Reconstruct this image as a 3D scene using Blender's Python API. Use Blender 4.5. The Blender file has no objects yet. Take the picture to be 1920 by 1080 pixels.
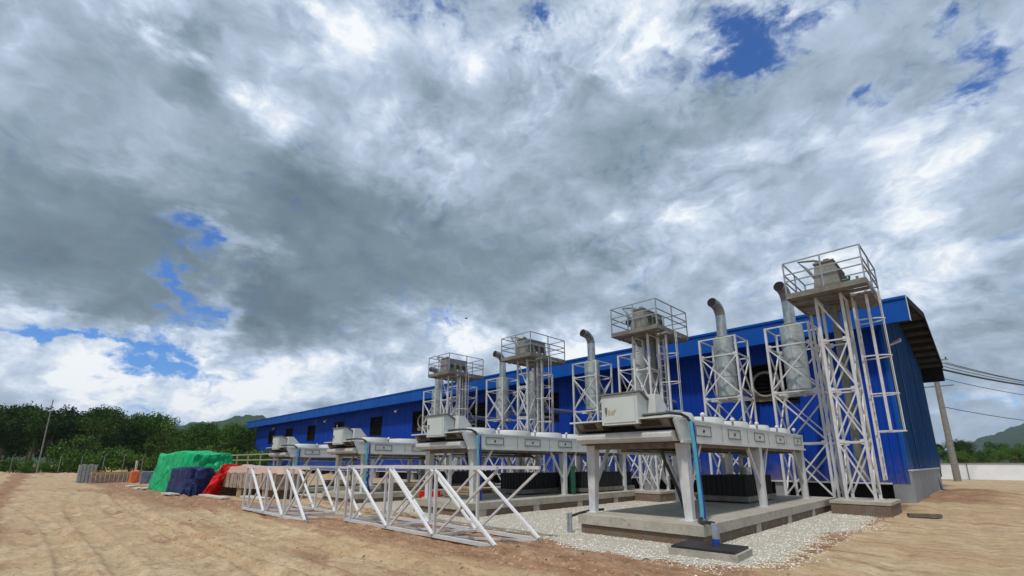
import bpy, math, random
from mathutils import Vector, Matrix, noise
random.seed(7)
R = math.radians
SC = bpy.context.scene
COL = SC.collection

# ------------------------------------------------------------------ camera
YAW, PITCH = R(45.168), R(13.4586)
FW = Vector((-math.sin(YAW), math.cos(YAW), 0)); RT = Vector((math.cos(YAW), math.sin(YAW), 0))
cam_d = bpy.data.cameras.new('camera'); cam = bpy.data.objects.new('camera', cam_d); COL.objects.link(cam)
cam.location = (0, 0, 1.6); cam.rotation_euler = (R(90) + PITCH, 0, YAW)
cam_d.sensor_width = 36; cam_d.lens = 875 / 1920 * 36; cam_d.shift_y = 118.6 / 1920
cam_d.clip_start = 0.1; cam_d.clip_end = 8000
SC.camera = cam
SC.view_settings.view_transform = 'Standard'; SC.view_settings.look = 'None'
SC.view_settings.exposure = 0.0; SC.view_settings.gamma = 1
SC.cycles.use_denoising = True
SC.cycles.max_bounces = 6; SC.cycles.diffuse_bounces = 3; SC.cycles.volume_bounces = 0

# ------------------------------------------------------------------ sun
SUN_EL, SUN_AZ = R(60), R(166)       # azimuth clockwise from +Y
sun_d = bpy.data.lights.new('sun', 'SUN'); sun = bpy.data.objects.new('sun', sun_d); COL.objects.link(sun)
sun_d.energy = 2.7; sun_d.angle = R(5); sun_d.color = (1, .95, .87)
sdir = Vector((math.sin(SUN_AZ) * math.cos(SUN_EL), math.cos(SUN_AZ) * math.cos(SUN_EL), math.sin(SUN_EL)))
sun.rotation_euler = sdir.to_track_quat('Z', 'Y').to_euler()

# ------------------------------------------------------------------ node helper
class NT:
    def __init__(s, tree): s.t = tree; s.n = tree.nodes; s.l = tree.links
    def add(s, kind, **kw):
        n = s.n.new(kind)
        for k, v in kw.items(): setattr(n, k, v)
        return n
    def put(s, sock, v):
        if hasattr(v, 'is_linked'): s.l.new(v, sock)
        else: sock.default_value = v
    def math(s, op, a, b=0.0, c=0.0, clamp=False):
        n = s.add('ShaderNodeMath', operation=op, use_clamp=clamp)
        s.put(n.inputs[0], a); s.put(n.inputs[1], b); s.put(n.inputs[2], c)
        return n.outputs[0]
    def vm(s, op, a, b=(0, 0, 0), c=(0, 0, 0), out=0):
        n = s.add('ShaderNodeVectorMath', operation=op)
        s.put(n.inputs[0], a); s.put(n.inputs[1], b)
        if op == 'MULTIPLY_ADD': s.put(n.inputs[2], c)
        return n.outputs[out]
    def scale(s, a, k):
        n = s.add('ShaderNodeVectorMath', operation='SCALE'); s.put(n.inputs[0], a); s.put(n.inputs['Scale'], k); return n.outputs[0]
    def noise(s, vec, scale, detail=5, rough=.55, dist=0, out=0):
        n = s.add('ShaderNodeTexNoise')
        if vec is not None: s.l.new(vec, n.inputs['Vector'])
        n.inputs['Scale'].default_value = scale; n.inputs['Detail'].default_value = detail
        n.inputs['Roughness'].default_value = rough; n.inputs['Distortion'].default_value = dist
        return n.outputs[out]
    def ramp(s, fac, stops):
        n = s.add('ShaderNodeValToRGB'); r = n.color_ramp
        while len(r.elements) < len(stops): r.elements.new(.5)
        for e, (p, c) in zip(r.elements, stops): e.position = p; e.color = (*c, 1) if len(c) == 3 else c
        s.put(n.inputs[0], fac); return n.outputs[0]
    def mix(s, fac, a, b, blend='MIX'):
        n = s.add('ShaderNodeMix', data_type='RGBA', blend_type=blend)
        s.put(n.inputs[0], fac)
        for sock, v in ((n.inputs[6], a), (n.inputs[7], b)):
            if hasattr(v, 'is_linked'): s.l.new(v, sock)
            else: sock.default_value = (*v, 1)
        return n.outputs[2]
    def smooth(s, v, a, b, lo=0.0, hi=1.0):
        n = s.add('ShaderNodeMapRange', interpolation_type='SMOOTHSTEP')
        s.put(n.inputs[0], v)
        for i, q in ((1, a), (2, b), (3, lo), (4, hi)): n.inputs[i].default_value = q
        return n.outputs[0]

# ------------------------------------------------------------------ sky: broken cloud over blue
# (azimuth, elevation, half-widths, amount) in degrees; azimuth 0 looks north-west over the yard
HOLES= [(-12.9, 49.3, 5.4, 1.6, 0.75), (4.5, 49.1, 2.3, 0.9, 0.9), (31.5, 43.7, 3.5, 2.1, 0.82), (37.6, 43.1, 4.6, 1.2, 0.8), (29.8, 40.9, 2.7, 1.0, 1.0), (35.8, 40.0, 3.1, 1.3, 0.35), (48.0, 37.3, 1.2, 1.5, 0.9), (50.7, 32.6, 1.7, 1.5, 0.95), (48.3, 29.5, 2.0, 1.0, 0.8), (40.8, 33.9, 2.2, 1.2, 0.75), (21.7, 42.5, 1.7, 0.9, 0.4), (-36.8, 21.8, 1.5, 1.3, 1.2), (-39.1, 17.3, 0.9, 1.1, 1.2), (-37.0, 15.5, 1.9, 1.3, 1.1), (-41.9, 10.6, 6.0, 0.5, 1.0), (-37.2, 9.2, 2.0, 1.4, 1.0), (-35.0, 8.2, 3.6, 0.7, 0.8), (-39.8, 6.0, 1.9, 0.8, 0.8), (-46.7, 10.2, 2.5, 0.4, 0.9), (-39.7, 4.0, 4.3, 0.8, 0.8), (-9.8, 17.1, 2.3, 1.4, 0.7), (45.7, 4.1, 2.2, 0.7, 0.5), (-27.1, 9.6, 3.2, 0.9, 0.4), (-36.7, 11.9, 1.3, 1.1, 0.8)]
SHADE= [(-33.3, 22.0, 3.0, 1.2, 0.55), (-40.4, 39.0, 2.1, 0.8, 0.4), (-41.7, 33.6, 1.3, 0.9, 0.1), (-32.4, 35.6, 3.0, 1.9, 0.4), (-26.8, 44.6, 3.8, 2.6, 0.35), (-20.8, 45.9, 4.2, 2.2, 0.3), (2.8, 45.5, 3.6, 3.3, 0.4), (-9.4, 45.2, 5.4, 1.9, 0.35), (-34.5, 16.6, 1.5, 2.4, 0.45), (-35.3, 12.1, 2.0, 2.1, 0.45), (-45.3, 7.6, 4.6, 2.3, 0.5), (-47.1, 12.4, 3.5, 1.0, 0.45), (-30.4, 7.3, 5.9, 2.8, 0.42), (-10.8, 16.4, 5.3, 2.9, 0.4), (-5.4, 14.6, 6.7, 2.0, 0.4), (-20.4, 10.7, 7.0, 2.4, 0.3), (21.2, 43.5, 4.8, 3.7, 0.35), (23.7, 31.7, 11.1, 1.9, 0.22), (43.3, 23.7, 2.7, 3.3, 0.28), (10.7, 14.4, 5.9, 1.9, 0.3), (-19.0, 37.5, 8.1, 3.6, 0.12), (38.3, 20.1, 11.4, 6.1, 0.12), (14.9, 46.9, 6.0, 2.6, 0.2), (47.4, 11.9, 1.6, 1.3, 0.2), (45.5, 4.8, 2.6, 1.1, 0.3), (22.6, 20.9, 11.9, 3.6, 0.1), (-43.7, 38.6, 2.5, 1.2, 0.2), (-46.2, 15.0, 2.0, 1.1, 0.1), (-41.7, 29.2, 5.0, 2.7, 0.12), (-44.6, 22.3, 10.5, 3.4, -0.36), (-27.8, 16.0, 9.1, 3.8, -0.42), (-20.8, 22.3, 13.4, 5.4, -0.3), (-42.4, 14.0, 4.9, 2.2, -0.32), (-38.8, 36.2, 2.4, 2.0, -0.22), (14.1, 37.1, 7.8, 5.9, -0.16), (-18.3, 29.2, 13.0, 2.9, -0.2), (4.9, 21.1, 13.6, 3.8, -0.2), (46.7, 10.2, 2.9, 2.0, -0.18), (-48.7, 17.6, 3.7, 2.2, -0.25), (-48.3, 34.6, 7.1, 3.1, -0.14), (-1.5, 30.5, 8.6, 5.4, -0.15), (28.9, 33.8, 8.1, 3.0, -0.02), (-27.3, 31.0, 8.2, 2.1, -0.15), (-6.7, 12.0, 4.0, 1.3, -0.0)]

world = bpy.data.worlds.new('World'); SC.world = world; world.use_nodes = True
W = NT(world.node_tree)
W.n.clear()
gen = W.add('ShaderNodeTexCoord').outputs['Generated']
dirn = W.vm('NORMALIZE', gen)
dz = W.vm('DOT_PRODUCT', dirn, (0, 0, 1), out=1)
az = W.math('ARCTAN2', W.vm('DOT_PRODUCT', dirn, tuple(RT), out=1), W.vm('DOT_PRODUCT', dirn, tuple(FW), out=1))
el = W.math('ARCSINE', dz)
cmb = W.add('ShaderNodeCombineXYZ'); W.put(cmb.inputs[0], W.math('MULTIPLY', az, 57.2958)); W.put(cmb.inputs[1], W.math('MULTIPLY', el, 57.2958))
AE = cmb.outputs[0]
# cloud layer coordinates: gently flattened toward the horizon
den = W.math('ADD', W.math('MAXIMUM', dz, 0.0), .75)
dv = W.add('ShaderNodeCombineXYZ'); W.put(dv.inputs[0], den); W.put(dv.inputs[1], den); dv.inputs[2].default_value = .62
layer = W.vm('DIVIDE', dirn, dv.outputs[0])
w1 = W.vm('SUBTRACT', W.noise(layer, 3.6, 4, .6, out=1), (.5, .5, .5))
w2 = W.vm('SUBTRACT', W.noise(layer, 13, 6, .68, out=1), (.5, .5, .5))
warp = W.vm('MULTIPLY', W.vm('ADD', W.scale(w1, 13.0), W.scale(w2, 8.5)), (1, .7, 0))
AEw = W.vm('ADD', AE, warp)
def blobs(table):
    acc = None
    for a, e, sa, se, w in table:
        q = W.vm('MULTIPLY_ADD', AEw, (1 / sa, 1 / se, 0), (-a / sa, -e / se, 0))
        d2 = W.vm('DOT_PRODUCT', q, q, out=1)
        g = W.math('POWER', .55, d2)
        acc = W.math('MULTIPLY_ADD', g, w, acc if acc is not None else 0.0)
    return acc
hole = blobs(HOLES); shade = blobs(SHADE)
iso = W.vm('MULTIPLY', dirn, (1, 1, 1.25))
lw = W.vm('ADD', iso, W.vm('ADD', W.scale(w1, .16), W.scale(w2, .03)))
n1 = W.noise(W.vm('ADD', layer, W.scale(w1, .2)), 3.4, 5, .5)
n2 = W.noise(lw, 7.5, 8, .58)
n3 = W.noise(lw, 34, 6, .62)
bn = W.noise(lw, 5.5, 6, .56)
up = W.vm('ADD', lw, (.008, -.010, .034))
lit = W.math('MULTIPLY', W.math('SUBTRACT', bn, W.noise(up, 5.5, 6, .56)), 4.0)
# puffy texture sits on the bright cloud, the grey bases stay smooth
amp = W.smooth(W.math('ADD', shade, W.math('MULTIPLY', W.math('SUBTRACT', n1, .5), 1.6)), -.35, .45, .28, 1.0)
cov = W.math('ADD', W.math('SUBTRACT', 1.0, W.math('MULTIPLY', hole, 1.28)), W.math('ADD', W.math('MULTIPLY', W.math('SUBTRACT', n2, .5), 2.1), W.math('MULTIPLY', W.math('SUBTRACT', n3, .5), 2.4)))
cover = W.smooth(cov, -.55, .80)
edge = W.smooth(W.math('SUBTRACT', 1.0, hole), .95, .25)          # thin cloud beside gaps glows white
fine = W.math('ADD', W.math('MULTIPLY', W.math('SUBTRACT', n2, .5), 1.15), W.math('MULTIPLY', lit, .60))
fine = W.math('ADD', fine, W.math('MULTIPLY', W.math('SUBTRACT', n3, .5), .26))
br = W.math('ADD', W.math('MULTIPLY', shade, .98), W.math('MULTIPLY', W.math('SUBTRACT', n1, .5), .60))
br = W.math('ADD', br, W.math('MULTIPLY', fine, amp))
br = W.math('ADD', br, W.math('MULTIPLY', edge, .14))
br = W.math('ADD', br, .525)
ccol = W.ramp(br, [(0.0, (.14, .20, .25)), (.22, (.21, .285, .35)), (.42, (.32, .41, .505)), (.62, (.46, .56, .70)), (.8, (.65, .75, .88)), (1.0, (.93, .97, 1.0))])
sky = W.add('ShaderNodeTexSky', sky_type='NISHITA', sun_disc=False, sun_elevation=SUN_EL, sun_rotation=SUN_AZ)
blue = W.mix(1.0, sky.outputs[0], (.62, 1.15, 1.95), 'MULTIPLY')
bg1 = W.add('ShaderNodeBackground'); W.put(bg1.inputs[0], blue); bg1.inputs[1].default_value = .075
bg2 = W.add('ShaderNodeBackground'); W.put(bg2.inputs[0], ccol); bg2.inputs[1].default_value = 1.0
ms = W.add('ShaderNodeMixShader'); W.put(ms.inputs[0], cover)
W.l.new(bg1.outputs[0], ms.inputs[1]); W.l.new(bg2.outputs[0], ms.inputs[2])
wo = W.add('ShaderNodeOutputWorld'); W.l.new(ms.outputs[0], wo.inputs[0])

# ------------------------------------------------------------------ materials
MATS = {}
def new_mat(name):
    m = bpy.data.materials.new(name); m.use_nodes = True
    t = NT(m.node_tree); b = t.n['Principled BSDF']; MATS[name] = m
    return m, t, b
def bump(t, b, h, strength, dist=.02):
    n = t.add('ShaderNodeBump'); t.put(n.inputs['Height'], h); n.inputs['Strength'].default_value = strength; n.inputs['Distance'].default_value = dist
    t.l.new(n.outputs[0], b.inputs['Normal'])
def worldpos(t): return t.add('ShaderNodeNewGeometry').outputs['Position']
def objrand(t): return t.add('ShaderNodeObjectInfo').outputs['Random']
def mat(name, c1, c2=None, rough=.6, metal=0, scale=3.0, bstr=0, bscale=20, dirt=None, dirt_amt=.0, spec=.5):
    m, t, b = new_mat(name)
    p = worldpos(t)
    n = t.noise(p, scale, 6, .65)
    col = t.mix(t.smooth(n, .35, .65), c1, c2 or tuple(x * .82 for x in c1))
    if dirt:
        d = t.noise(p, scale * .37, 8, .7, .4)
        col = t.mix(t.math('MULTIPLY', t.smooth(d, .5, .68), dirt_amt), col, dirt)
    t.l.new(col, b.inputs['Base Color'])
    t.put(b.inputs['Roughness'], t.smooth(n, .2, .8, rough - .08, rough + .08)); b.inputs['Metallic'].default_value = metal
    b.inputs['Specular IOR Level'].default_value = spec
    if bstr: bump(t, b, t.noise(p, bscale, 5, .6), bstr)
    return m
mat('white paint', (.62, .62, .62), (.52, .52, .53), .5, 0, 2.5, dirt=(.30, .25, .20), dirt_amt=.45)
mat('dusty white paint', (.56, .56, .55), (.47, .47, .46), .55, 0, 2.2, dirt=(.33, .25, .18), dirt_amt=.6)
mat('cooler casing', (.60, .62, .61), (.54, .56, .55), .42, .0, 1.6, dirt=(.40, .37, .32), dirt_amt=.4)
mat('cooler cabinet', (.56, .60, .58), (.51, .55, .53), .45, 0, 1.2, dirt=(.40, .35, .28), dirt_amt=.35)
mat('rust stain', (.42, .36, .24), (.38, .34, .26), .8, 0, 30)
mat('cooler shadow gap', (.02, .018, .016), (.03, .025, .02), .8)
mat('brown header', (.20, .17, .14), (.14, .115, .09), .6, .2, 6, dirt=(.09, .06, .04), dirt_amt=.7)
mat('grey outline', (.13, .13, .13), (.17, .17, .17), .6)
mat('galvanised steel', (.50, .54, .54), (.36, .40, .40), .38, .75, 5.5, bstr=.1, bscale=9, dirt=(.25, .26, .25), dirt_amt=.5)
mat('silencer cladding', (.52, .57, .57), (.36, .41, .41), .45, .45, 4.2, bstr=.25, bscale=6, dirt=(.24, .26, .25), dirt_amt=.55)
mat('dark vent steel', (.035, .03, .028), (.06, .05, .045), .7, .3, 8)  # near-black tone for the tank's side vents
mat('grey plate', (.23, .22, .195), (.16, .15, .13), .6, .3, 3, dirt=(.16, .10, .06), dirt_amt=.6)
mat('grey tank paint', (.25, .25, .225), (.185, .185, .165), .55, .1, 3, dirt=(.14, .13, .11), dirt_amt=.5)
mat('cyan insulation', (.08, .36, .50), (.06, .29, .43), .4, 0, 8)
mat('deep blue plastic', (.01, .05, .38), (.012, .04, .28), .4, 0, 8)
mat('black rubber', (.012, .012, .013), (.02, .02, .02), .5, 0, 10)
mat('black mesh', (.010, .010, .011), (.018, .018, .018), .7, 0, 12)
mat('grey pvc', (.30, .34, .38), (.24, .28, .31), .45, 0, 8)
mat('green paint', (.015, .12, .07), (.01, .08, .05), .5, 0, 8)
mat('plank wood', (.36, .27, .17), (.24, .17, .10), .8, 0, 7, bstr=.3, bscale=30)
mat('yellow timber', (.55, .42, .12), (.40, .30, .09), .7, 0, 6)
mat('pale sheet', (.66, .63, .58), (.52, .47, .40), .6, 0, 3)
mat('pink wrap', (.55, .30, .24), (.46, .34, .28), .6, 0, 2.6)
mat('bundled timber', (.42, .34, .27), (.26, .19, .14), .8, 0, 4.5, bstr=.3, bscale=20)
mat('orange plastic', (.75, .16, .03), (.55, .12, .04), .5, 0, 4)
mat('trunk bark', (.16, .13, .10), (.10, .085, .065), .9, 0, 8, bstr=.4)
mat('pole concrete', (.25, .235, .21), (.18, .17, .15), .85, 0, 5, bstr=.3)
mat('rail paint', (.36, .33, .25), (.28, .26, .20), .6)
mat('white hoarding', (.84, .86, .88), (.76, .78, .81), .5, 0, .6)
mat('fence steel', (.22, .23, .23), (.16, .17, .17), .6, .4)
mat('plinth render', (.255, .265, .28), (.225, .235, .25), .7, 0, 1.5, dirt=(.28, .22, .16), dirt_amt=.35)
mat('pale trim', (.50, .56, .62), (.44, .50, .55), .5)
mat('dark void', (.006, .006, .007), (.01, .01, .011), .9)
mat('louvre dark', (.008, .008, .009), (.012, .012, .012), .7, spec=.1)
mat('duct beige', (.24, .22, .17), (.17, .15, .12), .6)
mat('purlin', (.085, .085, .085), (.06, .06, .06), .8)
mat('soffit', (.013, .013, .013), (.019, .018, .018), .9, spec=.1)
mat('lamp glass', (.7, .7, .72), (.6, .6, .62), .2)
mat('bird feather', (.03, .03, .03), (.05, .05, .05), .8)
mat('aerated block', (.32, .33, .33), (.24, .25, .25), .85, 0, 6)
mat('cable black', (.02, .02, .022), (.03, .03, .03), .6)
# concrete with weathered face
m, t, b = new_mat('concrete')
p = worldpos(t); n = t.noise(p, 1.7, 9, .68); n2c = t.noise(p, 9, 6, .7)
c = t.mix(t.smooth(n, .3, .7), (.44, .41, .345), (.32, .295, .24)); c = t.mix(t.smooth(n2c, .52, .75), c, (.20, .17, .125))
zz = t.add('ShaderNodeSeparateXYZ'); t.l.new(p, zz.inputs[0])
t.l.new(c, b.inputs['Base Color']); b.inputs['Roughness'].default_value = .9; bump(t, b, t.noise(p, 22, 6, .7), .5, .02)
# slab base: earth-stained blockwork
m, t, b = new_mat('stained blockwork')
p = worldpos(t); n = t.noise(p, 2.6, 9, .7)
c = t.ramp(n, [(.32, (.24, .225, .19)), (.46, (.17, .14, .11)), (.54, (.20, .125, .075)), (.60, (.15, .12, .09)), (.70, (.28, .26, .22))])
br_ = t.add('ShaderNodeTexBrick'); t.l.new(t.vm('MULTIPLY', p, (1, 1, 1)), br_.inputs['Vector'])
t.l.new(c, b.inputs['Base Color']); b.inputs['Roughness'].default_value = .95; bump(t, b, t.noise(p, 18, 8, .75), .9, .04)
# blue coated steel
def blue(name, c1, c2, rough=.4):
    m, t, b = new_mat(name)
    p = worldpos(t); s = t.vm('MULTIPLY', p, (1.0, 1.0, .18)); n = t.noise(s, 1.3, 7, .6)
    c = t.mix(t.smooth(n, .3, .7), c1, c2)
    d = t.noise(t.vm('MULTIPLY', p, (2.5, 2.5, .25)), 2.0, 6, .7)
    xyz = t.add('ShaderNodeSeparateXYZ'); t.l.new(p, xyz.inputs[0])
    base = t.math('MULTIPLY', t.smooth(xyz.outputs[2], 2.2, .6), t.smooth(t.noise(p, 1.6, 8, .7), .35, .65, .1, .75))
    c = t.mix(base, c, (.16, .14, .15))
    c = t.mix(t.math('MULTIPLY', t.smooth(d, .55, .75), .25), c, (.02, .05, .22))
    t.l.new(c, b.inputs['Base Color']); t.put(b.inputs['Roughness'], t.smooth(n, .3, .7, rough - .05, rough + .1)); b.inputs['Specular IOR Level'].default_value = .18
blue('blue cladding', (.001, .046, .36), (.0008, .037, .30), .6)
blue('shaded blue cladding', (.0005, .055, .19), (.0004, .044, .15), .65)  # same cladding; the end wall's darker shading is put into this colour
blue('blue fascia', (.001, .078, .38), (.001, .062, .31), .5)
blue('blue roof sheet', (.03, .12, .45), (.02, .10, .38), .45)
# tarpaulins
def tarp(name, c1, c2):
    m, t, b = new_mat(name)
    p = worldpos(t); n = t.noise(p, 1.1, 7, .6, .6)
    t.l.new(t.mix(t.smooth(n, .35, .65), c1, c2), b.inputs['Base Color']); b.inputs['Roughness'].default_value = .5; b.inputs['Specular IOR Level'].default_value = .22
    q_ = t.noise(t.vm('MULTIPLY', p, (1, 1, .45)), 1.3, 3, .5, 1.0)
    bump(t, b, t.math('ABSOLUTE', t.math('SUBTRACT', q_, .5)), .8, .7)
tarp('green tarpaulin', (.004, .46, .17), (.003, .34, .12))
tarp('blue tarpaulin', (.018, .030, .11), (.010, .018, .07))
tarp('red tarpaulin', (.70, .012, .008), (.48, .008, .006))
tarp('grey blue tarpaulin', (.16, .20, .28), (.12, .15, .21))
# ground
m, t, b = new_mat('earth')
p = worldpos(t)
at = t.add('ShaderNodeAttribute'); at.attribute_name = 'clay'; clay = at.outputs['Fac']
big = t.noise(p, .32, 7, .6); mid = t.noise(t.vm('MULTIPLY', p, (.7, 1.3, 1)), 2.0, 12, .74); fin = t.noise(t.vm('MULTIPLY', p, (.8, 1.2, 1)), 11, 10, .78)
sand = t.ramp(mid, [(.30, (.25, .165, .095)), (.42, (.375, .27, .16)), (.55, (.49, .375, .235)), (.72, (.59, .475, .325))])
sand = t.mix(t.smooth(big, .44, .60), sand, t.mix(.5, sand, (.42, .28, .155)))
red = t.ramp(mid, [(.3, (.13, .07, .04)), (.5, (.30, .17, .10)), (.7, (.44, .30, .19))])
c = t.mix(t.smooth(t.math('ADD', clay, t.math('MULTIPLY', t.math('SUBTRACT', mid, .5), .9)), .35, .75), sand, red)
str_ = t.noise(t.vm('MULTIPLY', p, (.6, 1.7, 1)), 1.1, 12, .75, .3)
c = t.mix(t.smooth(str_, .52, .66, 0, .7), c, (.30, .175, .10))
c = t.mix(t.smooth(fin, .53, .64, 0, .75), c, (.20, .13, .075))
c = t.mix(t.smooth(fin, .45, .34, 0, .7), c, (.66, .54, .38))
t.l.new(c, b.inputs['Base Color']); b.inputs['Roughness'].default_value = .95; b.inputs['Specular IOR Level'].default_value = .15
bump(t, b, t.math('ADD', t.noise(p, 13, 10, .76), t.math('MULTIPLY', mid, .6)), .6, .04)
# gravel
m, t, b = new_mat('white gravel')
p = worldpos(t)
vo = t.add('ShaderNodeTexVoronoi'); t.l.new(p, vo.inputs['Vector']); vo.inputs['Scale'].default_value = 22
n = t.noise(p, 1.2, 7, .6)
c = t.mix(1.0, t.ramp(vo.outputs['Color'], [(0, (.62, .59, .52)), (.5, (.80, .77, .69)), (1, (.88, .86, .80))]), (1, 1, 1), 'MULTIPLY')
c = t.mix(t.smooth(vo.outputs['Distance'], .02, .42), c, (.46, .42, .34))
c = t.mix(t.smooth(n, .55, .75, 0, .5), c, (.46, .36, .25))
t.l.new(c, b.inputs['Base Color']); b.inputs['Roughness'].default_value = .9
bump(t, b, t.math('SUBTRACT', 1.0, vo.outputs['Distance']), 1.0, .04)
m, t, b = new_mat('pebble')
r = t.add('ShaderNodeAttribute'); r.attribute_name = 'tone'
t.l.new(t.ramp(r.outputs['Fac'], [(0, (.30, .25, .18)), (.25, (.54, .50, .42)), (.6, (.70, .67, .60)), (1, (.84, .82, .76))]), b.inputs['Base Color']); b.inputs['Roughness'].default_value = .85
m, t, b = new_mat('clod')
r = t.add('ShaderNodeAttribute'); r.attribute_name = 'tone'
t.l.new(t.ramp(r.outputs['Fac'], [(0, (.13, .07, .04)), (.5, (.30, .20, .12)), (1, (.48, .38, .26))]), b.inputs['Base Color']); b.inputs['Roughness'].default_value = .95
# foliage
def foliage(name, cs):
    m, t, b = new_mat(name)
    p = worldpos(t); a = t.noise(p, .35, 5, .65); q = t.noise(p, 2.2, 4, .7)
    v = t.math('ADD', t.math('MULTIPLY', a, .6), t.math('MULTIPLY', q, .4)); v = t.math('ADD', v, t.math('MULTIPLY', t.math('SUBTRACT', objrand(t), .5), .22))
    t.l.new(t.ramp(v, [(.34, cs[0]), (.5, cs[1]), (.66, cs[2])]), b.inputs['Base Color'])
    b.inputs['Roughness'].default_value = .6; b.inputs['Specular IOR Level'].default_value = .06
foliage('dark foliage', [(.009, .026, .006), (.020, .052, .008), (.050, .100, .014)])
foliage('mid foliage', [(.022, .062, .010), (.050, .115, .014), (.095, .175, .024)])
foliage('light foliage', [(.045, .09, .018), (.075, .15, .025), (.12, .20, .04)])
foliage('hill forest', [(.010, .028, .013), (.018, .045, .017), (.032, .066, .022)])

# ------------------------------------------------------------------ mesh helpers
class MB:
    """collects shapes of one part, then links them as one mesh object"""
    def __init__(s): s.v = []; s.f = []
    def quadbox(s, c8):
        k = len(s.v); s.v += [tuple(c) for c in c8]
        s.f += [(k, k + 3, k + 2, k + 1), (k + 4, k + 5, k + 6, k + 7), (k, k + 1, k + 5, k + 4), (k + 1, k + 2, k + 6, k + 5), (k + 2, k + 3, k + 7, k + 6), (k + 3, k, k + 4, k + 7)]
        return s
    def box(s, x0, x1, y0, y1, z0, z1):
        return s.quadbox([(x0, y0, z0), (x1, y0, z0), (x1, y1, z0), (x0, y1, z0), (x0, y0, z1), (x1, y0, z1), (x1, y1, z1), (x0, y1, z1)])
    def bar(s, a, b, w=.06, d=None, n=4, w2=None):
        """square (n=4) or round bar from a to b"""
        a = Vector(a); b = Vector(b); t = (b - a)
        if t.length < 1e-6: return s
        t.normalize(); u = Vector((0, 0, 1)) if abs(t.z) < .95 else Vector((0, 1, 0))
        x = t.cross(u).normalized(); y = x.cross(t); d = d or w; w2 = w2 or w
        k = len(s.v)
        for p, q in ((a, w), (b, w2)):
            for i in range(n):
                an = 2 * math.pi * (i + .5) / n; r = .7071 if n == 4 else .5
                s.v.append(tuple(p + x * (math.cos(an) * q * r) + y * (math.sin(an) * d * q / w * r)))
        for i in range(n): j = (i + 1) % n; s.f.append((k + i, k + j, k + n + j, k + n + i))
        s.f.append(tuple(k + n - 1 - i for i in range(n))); s.f.append(tuple(k + n + i for i in range(n)))
        return s
    def tube(s, pts, r, n=10, cap=True, radii=None):
        pts = [Vector(p) for p in pts]; k = len(s.v); up = None
        for i, p in enumerate(pts):
            t = (pts[min(i + 1, len(pts) - 1)] - pts[max(i - 1, 0)]).normalized()
            if up is None: up = Vector((0, 0, 1)) if abs(t.z) < .9 else Vector((1, 0, 0))
            x = t.cross(up).normalized(); y = x.cross(t).normalized(); up = y
            q = radii[i] if radii else r
            for j in range(n):
                a = 2 * math.pi * j / n; s.v.append(tuple(p + x * math.cos(a) * q + y * math.sin(a) * q))
        for i in range(len(pts) - 1):
            for j in range(n):
                a = k + i * n + j; b_ = k + i * n + (j + 1) % n; s.f.append((a, b_, b_ + n, a + n))
        if cap: s.f.append(tuple(k + n - 1 - j for j in range(n))); s.f.append(tuple(k + (len(pts) - 1) * n + j for j in range(n)))
        return s
    def lathe(s, prof, c=(0, 0, 0), n=20, cap=False):
        k = len(s.v)
        for r, z in prof:
            for j in range(n):
                a = 2 * math.pi * j / n; s.v.append((c[0] + r * math.cos(a), c[1] + r * math.sin(a), c[2] + z))
        for i in range(len(prof) - 1):
            for j in range(n):
                a = k + i * n + j; b_ = k + i * n + (j + 1) % n; s.f.append((a, b_, b_ + n, a + n))
        if cap: s.f.append(tuple(k + n - 1 - j for j in range(n))); s.f.append(tuple(k + (len(prof) - 1) * n + j for j in range(n)))
        return s
    def prism(s, poly, a, b, axis='y'):
        """poly in the plane across the axis, extruded from a to b"""
        k = len(s.v); n = len(poly)
        for q in (a, b):
            for u, w in poly:
                s.v.append({'y': (u, q, w), 'x': (q, u, w), 'z': (u, w, q)}[axis])
        for i in range(n): j = (i + 1) % n; s.f.append((k + i, k + j, k + n + j, k + n + i))
        s.f.append(tuple(k + n - 1 - i for i in range(n))); s.f.append(tuple(k + n + i for i in range(n)))
        return s
    def ball(s, c, r, n=8, sq=1):
        return s.lathe([(max(r * math.sin(math.pi * i / n), .0005), -r * sq * math.cos(math.pi * i / n)) for i in range(n + 1)], c, 10)
    def build(s, name, mt, parent=None, smooth=False, fixn=True):
        me = bpy.data.meshes.new(name); me.from_pydata(s.v, [], s.f); me.update()
        if fixn:
            import bmesh
            bm = bmesh.new(); bm.from_mesh(me); bmesh.ops.recalc_face_normals(bm, faces=bm.faces); bm.to_mesh(me); bm.free()
        if smooth:
            me.polygons.foreach_set('use_smooth', [True] * len(me.polygons)); me.set_sharp_from_angle(angle=R(40))
        o = bpy.data.objects.new(name, me); COL.objects.link(o); me.materials.append(MATS[mt])
        if parent: o.parent = parent
        return o
def tag(o, label=None, cat=None, group=None, kind=None):
    for k, v in (('label', label), ('category', cat), ('group', group), ('kind', kind)):
        if v: o[k] = v
    return o
def thing(name, loc, label, cat, group=None, rz=0):
    o = bpy.data.objects.new(name, None); COL.objects.link(o); o.location = loc; o.rotation_euler.z = rz; o.empty_display_size = .2
    return tag(o, label, cat, group)
def kids(o): return [c for c in bpy.data.objects if c.parent == o]
TREE = {}
def copy_tree(o, parent=None, cache={}):
    if o.name not in cache: cache[o.name] = kids(o)
    c = o.copy(); COL.objects.link(c)
    if parent: c.parent = parent
    for ch in cache[o.name]: copy_tree(ch, c)
    return c
def structure(o): o['kind'] = 'structure'; return o

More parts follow.
